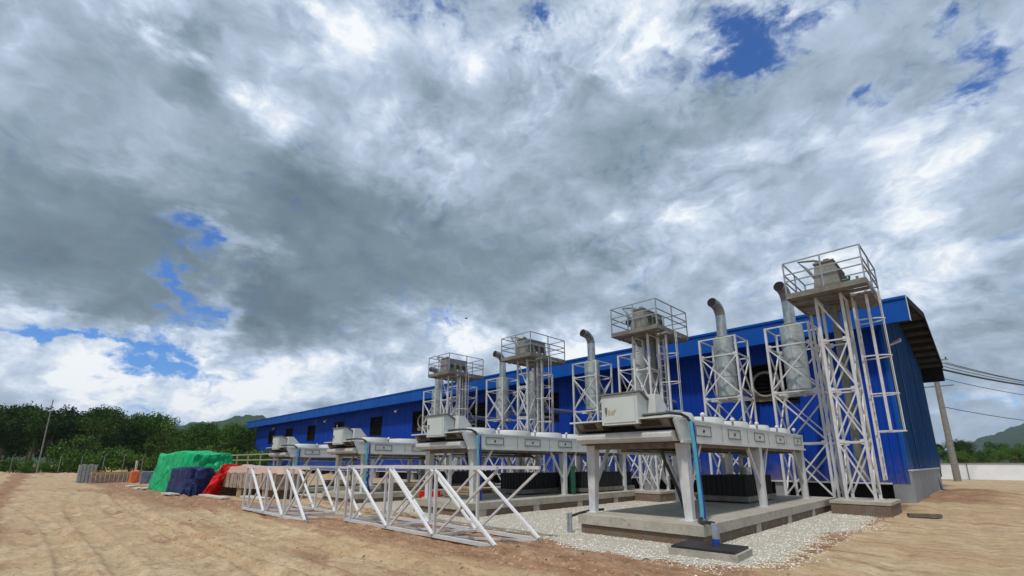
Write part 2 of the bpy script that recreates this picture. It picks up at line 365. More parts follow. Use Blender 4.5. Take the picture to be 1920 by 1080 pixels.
# ------------------------------------------------------------------ ground
def gpoint(azd, depth):
    """ground point at a bearing from the yard's north-west axis and a distance along that axis"""
    return FW * depth + RT * (depth * math.tan(R(azd)))
def sm(a, b, x):
    t_ = min(1, max(0, (x - a) / (b - a))); return t_ * t_ * (3 - 2 * t_)
def fbm(x, y, z=0, o=4): return noise.fractal(Vector((x, y, z)), .6, 2.1, o)
def gravel_in(x, y):
    n_ = .45 * fbm(x * .6, y * .6, 3.1) + .22 * fbm(x * 2.6, y * 2.6, 8.0)
    front = 7.78 + .022 * max(0, -x - 6) + (1.0 * sm(-14, -24, x)) + (.55 * sm(-5.6, -8.5, x)) + n_
    right = -2.5 + .35 * math.sin(y * .4) - .9 * sm(9.5, 7.4, y) - .6 * sm(15, 19, y) + n_ * .7
    return min(y - front, right - x, 24.5 - y, x + 31)
def clay_amt(x, y):
    d = gravel_in(x, y)
    c_ = .9 * math.exp(-max(0, -d) / .55) if d < 0 and x < -2.5 else 0
    c_ = max(c_, .95 * math.exp(-((y - 6.25 - .03 * (x + 8)) / 1.15) ** 2) * sm(-1.5, -4, x) * sm(-40, -20, x))
    c_ = max(c_, .8 * math.exp(-((y - 4.6) / 1.8) ** 2) * sm(-16, -22, x) * sm(-75, -45, x))
    c_ = max(c_, .9 * math.exp(-(((x + 1.2) / 1.8) ** 2 + ((y - 33) / 5) ** 2)))
    c_ = max(c_, .9 * math.exp(-((y + 1.0) / .55) ** 2) * sm(-10, -13, x))
    c_ = max(c_, 1.0 * math.exp(-(((x + 11.3) / 1.0) ** 2 + ((y + .55) / .6) ** 2)))
    c_ += .40 * sm(.0, .45, fbm(x * .14, y * .45, 5)) + .25 * sm(.1, .5, fbm(x * .5, y * 1.8, 15))
    return c_
def gheight(x, y):
    r = math.hypot(x, y)
    h = .045 * fbm(x * .25, y * .4, 1)
    bl = math.exp(-((y - 6.1 - .03 * (x + 8)) / .9) ** 2) * sm(-1, -4, x) * sm(-40, -20, x)
    h += bl * .07 * fbm(x * .8, y * 4.5, 21, 5)
    h += .018 * fbm(x * 1.1, y * 2.2, 2, 6) * (1 if r < 60 else .3)
    dep = x * FW.x + y * FW.y
    for k, (yy, am) in enumerate(((5.25, .05), (4.65, .03), (3.1, .035), (2.4, .03), (6.05, .045), (-1.0, .04), (-2.6, .04))):
        c_ = yy + .35 * math.sin(x * .21 + k) + .10 * fbm(x * .5, k * 3.3)
        h -= am * math.exp(-((y - c_) / .10) ** 2); h += am * .7 * math.exp(-((abs(y - c_) - .24) / .09) ** 2)
    for k, xx in enumerate((-1.9, -.6, .9)):
        c_ = xx + .5 * math.sin(y * .12 + k) - 2.2 * sm(9, 4, y); h -= .035 * math.exp(-((x - c_) / .13) ** 2)
    if r < 40:
        for k, (yy, sl) in enumerate(((3.9, .02), (1.6, -.05), (-.2, .06), (-3.6, -.02))):
            c_ = yy + sl * (x + 8) + .5 * math.sin(x * .13 + k * 2)
            for o_ in (-.78, .78):
                dd = abs(y - c_ - o_)
                if dd < .28: h -= .028 * sm(.22, .12, dd) * (1 + .45 * math.sin(x * 26 + (y - c_) * 14)); h += .018 * math.exp(-((dd - .23) / .05) ** 2)
    g = gravel_in(x, y)
    h *= 1 - .9 * sm(-.5, .1, g)
    h += .035 * math.exp(-((g + .3) / .22) ** 2) * (.5 + fbm(x * 2, y * 2, 4))
    if 40 < dep < 90 and x < -20: h += .55 * sm(50, 60, dep) * (.5 + .9 * fbm(x * .11, y * .11, 9))
    h += .30 * math.exp(-(((x + 1.0) / 1.5) ** 2 + ((y - 34) / 4) ** 2))
    if r > 70: h += .012 * (r - 70) * sm(70, 160, r) * .15
    return h
rad = [1.2 * 1.12 ** i for i in range(14)]
rad = [q for q in rad if q < 5.4]
q = 5.6
while q < 34: rad.append(q); q *= 1.0062
while q < 140: rad.append(q); q *= 1.022
while q < 2400: rad.append(q); q *= 1.13
base_az = math.atan2(FW.y, FW.x)
angs = []
q = -180.0
while q < 180:
    angs.append(q); q += .17 if -52 <= q < 52 else (1.0 if -70 < q < 70 else 5.0)
vs = []; cl = []
for r_ in rad:
    for a_ in angs:
        an = base_az + R(a_); x, y = r_ * math.cos(an), r_ * math.sin(an)
        near = r_ < 150
        vs.append((x, y, gheight(x, y) if near else .0)); cl.append(clay_amt(x, y) if near else .2)
na = len(angs); fs = []
for i in range(len(rad) - 1):
    for j in range(na):
        j2 = (j + 1) % na; fs.append((i * na + j, (i + 1) * na + j, (i + 1) * na + j2, i * na + j2))
fs.append(tuple(range(na)))
me = bpy.data.meshes.new('ground'); me.from_pydata(vs, [], fs); me.update()
at_ = me.attributes.new('clay', 'FLOAT', 'POINT'); at_.data.foreach_set('value', cl)
me.polygons.foreach_set('use_smooth', [True] * len(me.polygons)); me.materials.append(MATS['earth'])
ground = bpy.data.objects.new('ground', me); COL.objects.link(ground); structure(ground)

def gz(x, y): return gheight(x, y)
# gravel bed: a thin sheet with a ragged edge, plus loose stones where it shows large
gv = {}; vv = []; ff = []
st = .16
def gvert(i, j):
    if (i, j) not in gv:
        x, y = i * st, j * st; g = gravel_in(x, y)
        gv[(i, j)] = len(vv); vv.append((x, y, max(gz(x, y), -.02) - .012 + .03 * sm(0, .35, g) + .012 * fbm(x * 3, y * 3, 6)))
    return gv[(i, j)]
for i in range(int(-31 / st), int(-1 / st)):
    for j in range(int(6 / st), int(24.6 / st)):
        if gravel_in((i + .5) * st, (j + .5) * st) > -.02: ff.append((gvert(i, j), gvert(i + 1, j), gvert(i + 1, j + 1), gvert(i, j + 1)))
tones = [.5] * len(vv); mi = [0] * len(ff)
rnd = random.Random(3)
def pebble(x, y, z, s, lst_v, lst_f, lst_t):
    k = len(lst_v); tn = rnd.random(); rot = rnd.random() * 6.28; ax = s * rnd.uniform(.7, 1.3); ay = s * rnd.uniform(.6, 1.1); az_ = s * rnd.uniform(.45, .8)
    for u, w in ((1, 0), (.3, .9), (-.8, .6), (-.8, -.6), (.35, -.95)):
        u *= ax; w *= ay; lst_v.append((x + u * math.cos(rot) - w * math.sin(rot), y + u * math.sin(rot) + w * math.cos(rot), z + rnd.uniform(-.2, .2) * s))
    lst_v.append((x + rnd.uniform(-.3, .3) * s, y + rnd.uniform(-.3, .3) * s, z + az_)); lst_t += [tn] * 6
    for i in range(5): lst_f.append((k + i, k + (i + 1) % 5, k + 5))
n0 = len(ff); cnt = 0
while cnt < 21000:
    x = -2 - rnd.random() ** 1.5 * 14; y = 7.0 + rnd.random() ** 1.3 * 12
    g = gravel_in(x, y)
    if g < -.45 * rnd.random() ** 2: continue
    if -7.1 < x < -4.2 and y > 9.4: continue
    pebble(x, y, gz(x, y) + (.018 if g > .1 else .0), rnd.uniform(.008, .022), vv, ff, tones); cnt += 1
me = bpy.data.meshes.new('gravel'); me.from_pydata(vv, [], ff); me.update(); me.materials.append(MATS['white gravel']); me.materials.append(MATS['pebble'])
me.polygons.foreach_set('material_index', [0 if i < n0 else 1 for i in range(len(ff))])
a2 = me.attributes.new('tone', 'FLOAT', 'POINT'); a2.data.foreach_set('value', tones)
gravel = bpy.data.objects.new('gravel', me); COL.objects.link(gravel); tag(gravel, 'white gravel bed spread around the concrete slabs', 'gravel', kind='stuff')
# clods on the bare earth
vv = []; ff = []; tones = []; cnt = 0
while cnt < 9000:
    x = 2 - rnd.random() ** 1.2 * 26; y = 1.5 + rnd.random() * 7.5
    c_ = clay_amt(x, y)
    if rnd.random() > .10 + c_ or gravel_in(x, y) > .2: continue
    pebble(x, y, gz(x, y) - .004, rnd.uniform(.006, .026) * (2.0 if rnd.random() < .05 else 1), vv, ff, tones); cnt += 1
me = bpy.data.meshes.new('soil_clods'); me.from_pydata(vv, [], ff); me.update(); me.materials.append(MATS['clod'])
a2 = me.attributes.new('tone', 'FLOAT', 'POINT'); a2.data.foreach_set('value', tones)
o = bpy.data.objects.new('soil_clods', me); COL.objects.link(o); tag(o, 'small clods and stones strewn over the bare earth', 'soil clods', kind='stuff')

# ------------------------------------------------------------------ warehouse
WX, WY, FX, FY = -2.64, 26.0, -88.0, 43.5
RIDY, RIDZ, EAVZ = 34.7, 9.95, 8.42
wh = thing('warehouse', (WX, WY, 0), 'long blue metal clad warehouse with deep blue fascia and dark soffit', 'warehouse')
def L(x, y, z): return (x - WX, y - WY, z)
def rib_wall(x0, x1, z0, z1, y, pitch=.30, dep=.035):
    """profiled sheet along x, facing -y (local coordinates)"""
    m_ = MB(); x = x0; prof = []
    while x < x1 - 1e-6:
        for dx, dy in ((0, 0), (.60, 0), (.68, -dep), (.92, -dep), (1, 0)):
            px = min(x + dx * pitch, x1)
            prof.append((px, y + dy))
        x += pitch
    out = []
    for q_ in prof:
        if not out or q_[0] > out[-1][0] + 1e-5: out.append(q_)
    k = 0
    for px, py in out: m_.v += [(px, py, z0), (px, py, z1)]
    for i in range(len(out) - 1): m_.f.append((2 * i, 2 * i + 2, 2 * i + 3, 2 * i + 1))
    return m_
# front wall with louvre openings
OPN = [-7.4, -14.9, -22.6, -30.4, -38.9, -47.4, -56.4, -64.9, -72.9, -80.3]
ow, oz0, oz1 = 1.15, 4.6, 6.5
segs = []; x = FX
fw_ = MB()
def addm(a, b_):
    k = len(a.v); a.v += b_.v; a.f += [tuple(i + k for i in f) for f in b_.f]
for ox in sorted(OPN):
    addm(fw_, rib_wall(x - WX, ox - ow - WX, .74, 8.2, 0)); addm(fw_, rib_wall(ox - ow - WX, ox + ow - WX, .74, oz0, 0)); addm(fw_, rib_wall(ox - ow - WX, ox + ow - WX, oz1, 8.2, 0)); x = ox + ow
addm(fw_, rib_wall(x - WX, 0, .74, 8.2, 0))
fw_.build('front_wall', 'blue cladding', wh, fixn=False)
# end wall (gable), ribs vertical
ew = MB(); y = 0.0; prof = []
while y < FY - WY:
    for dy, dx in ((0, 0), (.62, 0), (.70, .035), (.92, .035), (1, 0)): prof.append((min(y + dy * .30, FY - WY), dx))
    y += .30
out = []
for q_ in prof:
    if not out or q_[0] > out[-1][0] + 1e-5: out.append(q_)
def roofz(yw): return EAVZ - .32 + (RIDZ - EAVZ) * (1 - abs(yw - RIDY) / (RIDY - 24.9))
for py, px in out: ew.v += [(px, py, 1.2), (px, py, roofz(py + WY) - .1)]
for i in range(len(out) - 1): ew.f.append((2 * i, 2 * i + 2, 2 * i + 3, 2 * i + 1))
ew.build('end_wall', 'shaded blue cladding', wh, fixn=False)
b_ = MB(); b_.box(FX - WX, FX - WX + .1, 0, FY - WY, .7, 8.2); b_.box(FX - WX, 0, FY - WY - .1, FY - WY, .7, 8.2); b_.build('rear_wall', 'shaded blue cladding', wh)
# corner trims and seam flashings
MB().box(-.06, .07, -.07, .06, .74, 8.1).build('corner_flashing', 'blue fascia', wh)
for ya, zt in ((4.4, 8.6), (11.0, 9.2)): MB().box(.045, .075, ya, ya + .1, 1.3, zt).build('seam_flashing', 'blue fascia', wh)
# roof sheets
rx0, rx1 = -90.2, -1.5
rf = MB()
for ya, za, yb, zb in ((24.98, EAVZ + .0, RIDY, RIDZ), (RIDY, RIDZ, 44.4, EAVZ)):
    rf.quadbox([L(rx0, ya, za - .06), L(rx1, ya, za - .06), L(rx1, yb, zb - .06), L(rx0, yb, zb - .06), L(rx0, ya, za), L(rx1, ya, za), L(rx1, yb, zb), L(rx0, yb, zb)])
roof = rf.build('roof', 'blue roof sheet', wh)
MB().box(rx0 - WX, rx1 - WX, 34.5 - WY, 34.9 - WY, RIDZ + .005, RIDZ + .07).build('ridge_cap', 'pale trim', roof)
# deep front fascia: folded sheet with joints
fa = MB(); x = rx0
while x < rx1 - .01:
    x2 = min(x + 3.0, rx1); fa.box(x - WX, x2 - WX - .012, 24.90 - WY, 24.97 - WY, 7.42, 8.47); x = x2
fa.box(rx0 - WX, rx1 - WX, 24.84 - WY, 24.9 - WY, 8.38, 8.49)
fa.box(rx0 - WX, rx1 - WX, 24.86 - WY, 24.9 - WY, 7.40, 7.46)
fa.build('fascia', 'blue fascia', wh)
MB().box(rx1 - WX, rx1 - WX + .03, 24.84 - WY, 25.02 - WY, 7.38, 8.5).build('fascia_end_trim', 'pale trim', wh)
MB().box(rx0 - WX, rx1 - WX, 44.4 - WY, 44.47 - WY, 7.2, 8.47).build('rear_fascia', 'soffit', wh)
MB().box(rx0 - WX, -.08, 24.97 - WY, -.05, 7.47, 7.52).build('eave_soffit', 'blue cladding', wh)
# dark verge soffit with purlins showing under the overhang at the gable
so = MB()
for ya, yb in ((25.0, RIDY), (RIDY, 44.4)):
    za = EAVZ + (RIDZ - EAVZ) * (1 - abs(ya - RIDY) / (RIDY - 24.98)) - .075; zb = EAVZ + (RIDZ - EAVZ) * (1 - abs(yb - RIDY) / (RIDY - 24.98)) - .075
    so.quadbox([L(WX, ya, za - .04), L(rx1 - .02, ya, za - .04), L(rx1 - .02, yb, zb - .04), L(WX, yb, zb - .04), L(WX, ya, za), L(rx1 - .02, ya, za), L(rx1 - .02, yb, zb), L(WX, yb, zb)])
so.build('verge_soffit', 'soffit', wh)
y = 26.3
while y < 44:
    z = EAVZ + (RIDZ - EAVZ) * (1 - abs(y - RIDY) / (RIDY - 24.98)) - .12
    MB().box(.04, rx1 - WX - .03, y - WY, y - WY + .12, z - .2, z).build('purlin', 'purlin', wh); y += 1.35
vg = MB()
for ya, yb in ((24.9, RIDY), (RIDY, 44.45)):
    za = EAVZ + (RIDZ - EAVZ) * (1 - abs(ya - RIDY) / (RIDY - 24.98)); zb = EAVZ + (RIDZ - EAVZ) * (1 - abs(yb - RIDY) / (RIDY - 24.98))
    vg.quadbox([L(rx1, ya, za - .3), L(rx1 + .05, ya, za - .3), L(rx1 + .05, yb, zb - .3), L(rx1, yb, zb - .3), L(rx1, ya, za + .03), L(rx1 + .05, ya, za + .03), L(rx1 + .05, yb, zb + .03), L(rx1, yb, zb + .03)])
vg.build('verge_trim', 'soffit', wh)
# plinth: rendered skirt round the end, crawl space along the front, its shade painted by a black sheet
MB().box(.05, .14, -.1, 14.2, -.4, 1.26).build('plinth', 'plinth render', wh)
MB().box(-.55, .05, -.1, .1, -.4, .70).build('plinth_return', 'plinth render', wh)
x = FX + 1
while x < -6: MB().box(x - WX, x + .5 - WX, .05, .5, -.3, .70).build('foundation_pier', 'plinth render', wh); x += 3.6
MB().box(.04, .18, -.12, 14.25, 1.265, 1.32).build('plinth_capping', 'pale trim', wh)
MB().box(FX - WX, -.6, .6, .7, -.2, .70).build('crawl_space_shade', 'dark void', wh)
MB().box(FX - WX, -.56, -.06, .5, .71, .78).build('floor_edge', 'white paint', wh)
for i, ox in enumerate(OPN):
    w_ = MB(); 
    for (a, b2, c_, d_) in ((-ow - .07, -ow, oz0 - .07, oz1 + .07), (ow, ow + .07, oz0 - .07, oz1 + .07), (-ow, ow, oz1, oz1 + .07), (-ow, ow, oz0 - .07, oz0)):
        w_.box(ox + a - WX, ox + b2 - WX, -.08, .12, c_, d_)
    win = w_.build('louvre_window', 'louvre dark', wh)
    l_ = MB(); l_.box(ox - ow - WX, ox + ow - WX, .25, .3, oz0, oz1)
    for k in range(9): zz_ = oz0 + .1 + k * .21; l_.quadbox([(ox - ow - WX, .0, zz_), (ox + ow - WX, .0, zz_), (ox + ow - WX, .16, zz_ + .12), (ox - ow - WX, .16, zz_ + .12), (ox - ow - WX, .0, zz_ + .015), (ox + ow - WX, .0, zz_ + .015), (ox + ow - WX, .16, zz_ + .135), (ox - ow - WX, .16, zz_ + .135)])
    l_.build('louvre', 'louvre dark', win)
for xx in (-60.2, -43.0, -79.0, -25.5, -96.0):
    if xx < FX: continue
    f_ = MB(); f_.box(xx - .14 - WX, xx + .14 - WX, -.38, -.22, 6.7, 6.92); f_.bar((xx - WX, -.25, 6.95), (xx - WX, 0, 7.1), .05)
    f_.build('floodlight', 'lamp glass', wh)
f_ = MB(); f_.quadbox([(.05, 1.2, 6.9), (.55, .9, 7.0), (.55, 1.15, 7.0), (.05, 1.45, 6.9), (.05, 1.2, 6.95), (.55, .9, 7.12), (.55, 1.15, 7.12), (.05, 1.45, 6.95)]); f_.build('floodlight', 'lamp glass', wh)

# ------------------------------------------------------------------ concrete slabs
def slab(x0, x1, y0, y1, top, label):
    o = thing('concrete_slab', ((x0 + x1) / 2, y0, 0), label, 'slab', 'concrete slabs under the coolers')
    ox, oy = (x0 + x1) / 2, y0
    MB().box(x0 - ox, x1 - ox, 0, y1 - oy, top - .2, top).build('slab_top', 'concrete', o)
    MB().box(x0 - ox + .05, x1 - ox - .05, .05, y1 - oy - .05, -.3, top - .2).build('blockwork_base', 'stained blockwork', o)
    p_ = MB()
    for k in range(5): yy = .45 + k * (y1 - y0 - 1.2) / 4; p_.box(x1 - ox - .06, x1 - ox - .008, yy, yy + .28, -.2, top - .2)
    p_.build('base_pier', 'concrete', o)
    return o
DX = [0, -7.05, -14.25, -21.9]; DZ = [0, 0, -.05, -.12]
ord_ = ['nearest and largest concrete slab at the right, with the black lidded chamber at its corner', 'second concrete slab from the right, directly behind the nearer lying white truss', 'third concrete slab from the right, behind the gap between the two lying trusses', 'farthest concrete slab, at the left beside the bundled timber']
for i in range(4): slab(-7.14 + DX[i], -4.14 + DX[i], 9.3, 20.2, .42 + DZ[i], ord_[i])

# ------------------------------------------------------------------ dry coolers
def make_cooler():
    o = thing('dry_cooler', (-5.92, 9.5, .42), '', 'cooler', 'dry coolers raised on legs in a row')
    YL = 9.42
    # casing body between the side panels
    MB().box(-1.27, 1.27, .75, YL - .04, 1.66, 2.10).build('casing', 'cooler casing', o)
    for s in (-1, 1):
        p_ = MB(); xo, xi = s * 1.32, s * 1.28
        poly = [(.12, 1.64), (YL, 1.64), (YL, 2.06), (YL - .12, 2.12), (-.02, 2.12), (-.12, 2.08)]
        p_.prism(poly, min(xo, xi), max(xo, xi), 'x')
        p_.box(min(s * 1.30, s * 1.36), max(s * 1.30, s * 1.36), .12, YL + .02, 1.60, 1.66)
        # pressed recess line
        p_.box(min(s * 1.315, s * 1.335), max(s * 1.315, s * 1.335), .1, YL, 2.085, 2.115)
        sp = p_.build('side_panel', 'cooler casing', o)
        if s == 1:
            for k in range(6): MB().box(1.319, 1.327, .62 + 1.72 * k, .628 + 1.72 * k, 1.67, 2.08).build('panel_seam', 'grey outline', sp)
        if s == 1:
            for k in range(5):
                y0 = .86 + 1.86 * k; a_ = MB()
                for (ya, yb, za, zb) in ((y0, y0 + .82, 1.99, 2.01), (y0, y0 + .82, 1.76, 1.78), (y0, y0 + .02, 1.78, 1.99), (y0 + .8, y0 + .82, 1.78, 1.99)):
                    a_.box(1.322, 1.336, ya, yb, za, zb)
                ap = a_.build('access_panel', 'grey outline', sp)
                MB().prism([(y0 + .41 + .035 * math.cos(q_ * 1.047), 1.885 + .035 * math.sin(q_ * 1.047)) for q_ in range(6)], 1.322, 1.35, 'x').build('latch', 'black rubber', sp)
                MB().box(1.318, 1.326, y0 + .03, y0 + .79, 1.79, 1.98).build('panel_sheet', 'cooler cabinet', sp)
    # top deck overhanging the front
    d_ = MB(); d_.box(-1.34, 1.30, -.27, .78, 2.115, 2.15); d_.box(-1.29, 1.29, .78, YL - .05, 2.10, 2.13); d_.build('top_deck', 'cooler casing', o)
    # sloped front headers with dark openings
    for xa, xb in ((-1.18, -.50), (.35, 1.20)):
        h_ = MB(); h_.quadbox([(xa, -.02, 1.93), (xb, -.02, 1.93), (xb, .3, 1.93), (xa, .3, 1.93), (xa, -.22, 2.11), (xb, -.22, 2.11), (xb, .3, 2.11), (xa, .3, 2.11)])
        hd = h_.build('header_tray', 'brown header', o)
        xa, xb = (-1.0, -.66) if xa < 0 else (.5, 1.0)
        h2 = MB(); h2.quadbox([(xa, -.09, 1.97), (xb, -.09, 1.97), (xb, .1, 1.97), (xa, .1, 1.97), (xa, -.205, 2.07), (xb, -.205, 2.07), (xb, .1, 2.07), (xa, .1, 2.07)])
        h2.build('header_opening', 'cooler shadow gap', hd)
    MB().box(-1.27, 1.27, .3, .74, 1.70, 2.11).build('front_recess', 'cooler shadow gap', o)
    # front trough
    MB().prism([(-.10, 1.66), (-.14, 1.72), (-.14, 1.80), (-.08, 1.86), (.28, 1.86), (.28, 1.64), (-.04, 1.63)], -1.24, 1.24, 'x').build('front_trough', 'dusty white paint', o)
    # underside beams and coil
    u_ = MB(); u_.box(-1.25, 1.25, .35, .5, 1.50, 1.63); u_.box(-1.25, 1.25, YL - .3, YL - .16, 1.50, 1.63); u_.box(-1.25, 1.25, 4.9, 5.05, 1.50, 1.63)
    for s in (-1, 1): u_.box(s * 1.2 - .05, s * 1.2 + .05, .5, YL - .3, 1.53, 1.61)
    u_.build('under_frame', 'brown header', o)
    MB().box(-1.15, 1.15, .6, YL - .2, 1.615, 1.655).build('coil', 'brown header', o)
    # fan cowls
    for k in range(5):
        yc = .72 + 1.83 * k + .30
        if k == 0: yc = 1.05
        c_ = MB().lathe([(.86, 2.13), (.86, 2.25), (.82, 2.33), (.79, 2.33), (.78, 2.14)], (.25, yc + .1, 0), 28).build('fan_cowl', 'cooler casing', o, True)
        MB().lathe([(.80, 2.325), (.80, 2.345), (.02, 2.36)], (.25, yc + .1, 0), 28).build('fan_guard', 'black mesh', c_)
    for k in range(5):
        y_ = 1.55 + 1.83 * k
        if y_ > YL - .3: y_ = YL - .35
        kb = MB().bar((1.22, y_, 2.12), (1.22, y_, 2.27), .05, n=8).build('lifting_stub', 'grey outline', o)
        MB().ball((1.22, y_, 2.29), .06).build('stub_cap', 'white paint', kb, True)
    # control cabinet and the sloped hood behind it
    cb = MB().prism([(-.30, 2.02), (-.30, 2.70), (-.16, 2.72), (.12, 2.56), (.12, 2.02)], -.36, .58, 'x').build('control_cabinet', 'cooler cabinet', o)
    MB().prism([(-.34, 2.705), (-.34, 2.74), (-.16, 2.76), (.16, 2.60), (.16, 2.565), (-.16, 2.722)], -.42, .63, 'x').build('cabinet_roof', 'grey outline', cb)
    cd = MB(); cd.box(-.30, .52, -.315, -.302, 2.07, 2.62); cd.build('cabinet_door', 'cooler cabinet', cb)
    MB().bar((-.22, -.33, 2.28), (-.22, -.33, 2.42), .04).build('door_handle', 'grey outline', cb)
    MB().prism([(.14, 2.15), (.14, 2.70), (.40, 2.70), (.95, 2.15)], -.30, .78, 'x').build('hood', 'cooler casing', o)
    # legs
    for y_ in (.45, 5.0, YL - .22):
        for s in (-1, 1):
            l_ = MB(); xo = s * 1.31; xt = s * 1.06; xb = s * 1.14
            l_.quadbox([(min(xo, xb), y_ - .07, .02), (max(xo, xb), y_ - .07, .02), (max(xo, xb), y_ + .07, .02), (min(xo, xb), y_ + .07, .02), (min(xo, xt), y_ - .105, 1.6), (max(xo, xt), y_ - .105, 1.6), (max(xo, xt), y_ + .105, 1.6), (min(xo, xt), y_ + .105, 1.6)])
            l_.box(s * 1.2 - .16, s * 1.2 + .16, y_ - .16, y_ + .16, 0, .02)
            lg = l_.build('leg', 'white paint', o)
            br2 = MB()
            if y_ < 8.5: br2.bar((s * 1.22, y_ + .1, .62), (s * 1.22, y_ + .78, 1.6), .07)
            if y_ > 1: br2.bar((s * 1.22, y_ - .1, .62), (s * 1.22, y_ - .78, 1.6), .07)
            br2.build('brace', 'white paint', o)
    # cyan insulated risers and black hose over the deck edge
    rs = MB()
    rs.tube([(1.42, .42, 2.06), (1.46, .42, 1.5), (1.48, .42, .9), (1.50, .42, .25), (1.50, .40, .04)], .042, 8)
    rs.build('riser_pipe', 'cyan insulation', o, True)
    rs = MB(); rs.tube([(1.42, .55, 2.04), (1.44, .55, 1.4), (1.47, .55, .7), (1.49, .55, .05)], .03, 8); rs.build('riser_pipe', 'deep blue plastic', o, True)
    MB().tube([(.55, .62, 1.66), (.62, .7, 1.2), (.80, .85, .6), (.92, .95, .02)], .04, 8).build('drop_hose', 'black rubber', o, True)
    MB().tube([(-.9, 1.2, 1.60), (-.9, 1.2, 1.45), (-.9, 5.4, 1.45), (-.9, 5.9, 1.3), (-.9, 5.9, .9)], .06, 8).build('return_pipe', 'galvanised steel', o, True)
    hs = MB().tube([(.60, -.12, 2.20), (.85, -.05, 2.22), (1.1, .1, 2.24), (1.28, .28, 2.22), (1.38, .38, 2.14), (1.42, .42, 2.04)], .035, 8).build('cable_hose', 'black rubber', o, True)
    return o
ck = make_cooler()
ck['label'] = 'nearest and largest grey cooler on legs, rust streaks on its cabinet door, bright cyan riser'
st_ = MB(); st_.box(-.17, -.12, -.322, -.316, 2.24, 2.36); st_.quadbox([(-.10, -.322, 2.25), (-.04, -.322, 2.24), (-.04, -.316, 2.24), (-.10, -.316, 2.25), (-.10, -.322, 2.32), (.05, -.322, 2.37), (.05, -.316, 2.37), (-.10, -.316, 2.32)])
labs = [None, 'second grey cooler from the right, its teal risers seen through the nearer lying truss', 'third grey cooler from the right, above the gap between the two lying white trusses', 'farthest and smallest grey cooler, standing past the timber bundle at the left']
ckc = []
for i in range(1, 4):
    c = copy_tree(ck); c.location = (-5.92 + DX[i], 9.5, .42 + DZ[i]); c['label'] = labs[i]; ckc.append(c)
st_.build('rust_streak', 'rust stain', ck)

# black screened skids below the coolers' rear halves
def skid(x0, x1, y0, y1, z0, label):
    o = thing('pump_skid', (x0, y0, z0), label, 'pump skid', 'black pump skids under the coolers')
    w_, l_ = x1 - x0, y1 - y0
    s_ = MB(); s_.box(0, w_, 0, .12, .05, .20); s_.box(0, w_, l_ - .12, l_, .05, .20); s_.box(0, .1, .12, l_ - .12, .05, .2); s_.box(w_ - .1, w_, .12, l_ - .12, .05, .2)
    s_.build('base_frame', 'grey plate', o)
    b2 = MB(); b2.box(.08, w_ - .08, .1, l_ - .1, .20, .80)
    y = .12
    while y < l_ - .15: b2.box(w_ - .08, w_ - .05, y, y + .05, .20, .80); y += .16
    x = .12
    while x < w_ - .15: b2.box(x, x + .05, .07, .1, .20, .80); x += .16
    b2.build('screen_housing', 'black mesh', o)
    p_ = MB(); p_.tube([(w_ * .5, l_ * .75, .80), (w_ * .5, l_ * .75, 1.3), (w_ * .55, l_ * .7, 1.42), (w_ * .8, l_ * .6, 1.42)], .07, 8); p_.tube([(w_ * .3, l_ * .5, .80), (w_ * .3, l_ * .5, 1.35)], .06, 8)
    p_.build('pipework', 'white paint', o, True)
    MB().tube([(w_ * .62, l_ * .7, .80), (w_ * .62, l_ * .7, 1.05)], .14, 12).build('pump_motor', 'galvanised steel', o, True)
    return o
skid(-6.9, -5.3, 15.1, 17.7, .42, 'black screened pump skid on the nearest slab, between front and middle cooler legs')
skid(-13.3, -11.7, 15.5, 19.5, .42, 'black screened pump skid on the second slab, with a green frame at its corner')
skid(-14.0, -12.6, 13.1, 15.2, .42, 'small black skid on the second slab, seen just left of the green frame')
skid(-21.0, -19.4, 14.6, 18.0, .37, 'black screened pump skid far back on the third slab')
g_ = thing('green_frame', (-11.62, 14.9, .42), 'dark green upright steel frame beside the second cooler middle leg', 'frame')
MB().bar((0, 0, 0), (0, 0, 1.05), .12).build('post', 'green paint', g_); MB().bar((-.3, .2, .0), (-.3, .2, 1.05), .08).build('post', 'green paint', g_); MB().bar((-.3, .2, 1.0), (0, 0, 1.0), .06).build('top_rail', 'green paint', g_)

# drain chamber with black lid, stub pipe and hose at the near slab corner
ch = thing('drain_chamber', (-3.78, 8.75, 0), 'low concrete drain chamber with black lid at the near slab corner', 'drain chamber', rz=R(4))
MB().box(-.62, .55, -.42, .42, -.1, .13).build('chamber_wall', 'concrete', ch)
MB().box(-.58, .50, -.39, .39, .134, .17).build('lid', 'black rubber', ch)
sp_ = MB().tube([(.0, .25, .17), (.0, .25, .52)], .065, 12).build('stub_pipe', 'grey pvc', ch, True)
MB().tube([(.0, .25, .17), (.0, .25, .26)], .07, 12).build('pipe_collar', 'deep blue plastic', sp_, True)
dh = MB().tube([(-4.42, 9.9, .50), (-4.42, 9.75, .45), (-4.25, 9.5, .46), (-4.0, 9.2, .50), (-3.84, 9.05, .52), (-3.80, 9.0, .42)], .035, 8).build('drain_hose', 'black rubber', None, True)
tag(dh, 'short black hose looping from cyan riser over slab edge to stub pipe', 'hose')
vp = thing('vent_pipes', (-7.25, 9.15, 0), 'pair of thin grey stub pipes rising from gravel by the near slab', 'pipe')
MB().tube([(0, 0, -.05), (0, 0, .46)], .035, 8).build('pipe', 'grey pvc', vp, True); MB().tube([(-.12, .05, -.05), (-.12, .05, .44)], .03, 8).build('pipe', 'grey pvc', vp, True)
hz = MB().tube([(-7.1, 10.3, .47), (-7.25, 10.0, .46), (-7.3, 9.6, .42), (-7.5, 9.4, .33)], .03, 8).build('cable_tail', 'black rubber', None, True)
tag(hz, 'short black cable tail hanging off left edge of nearest slab', 'cable')

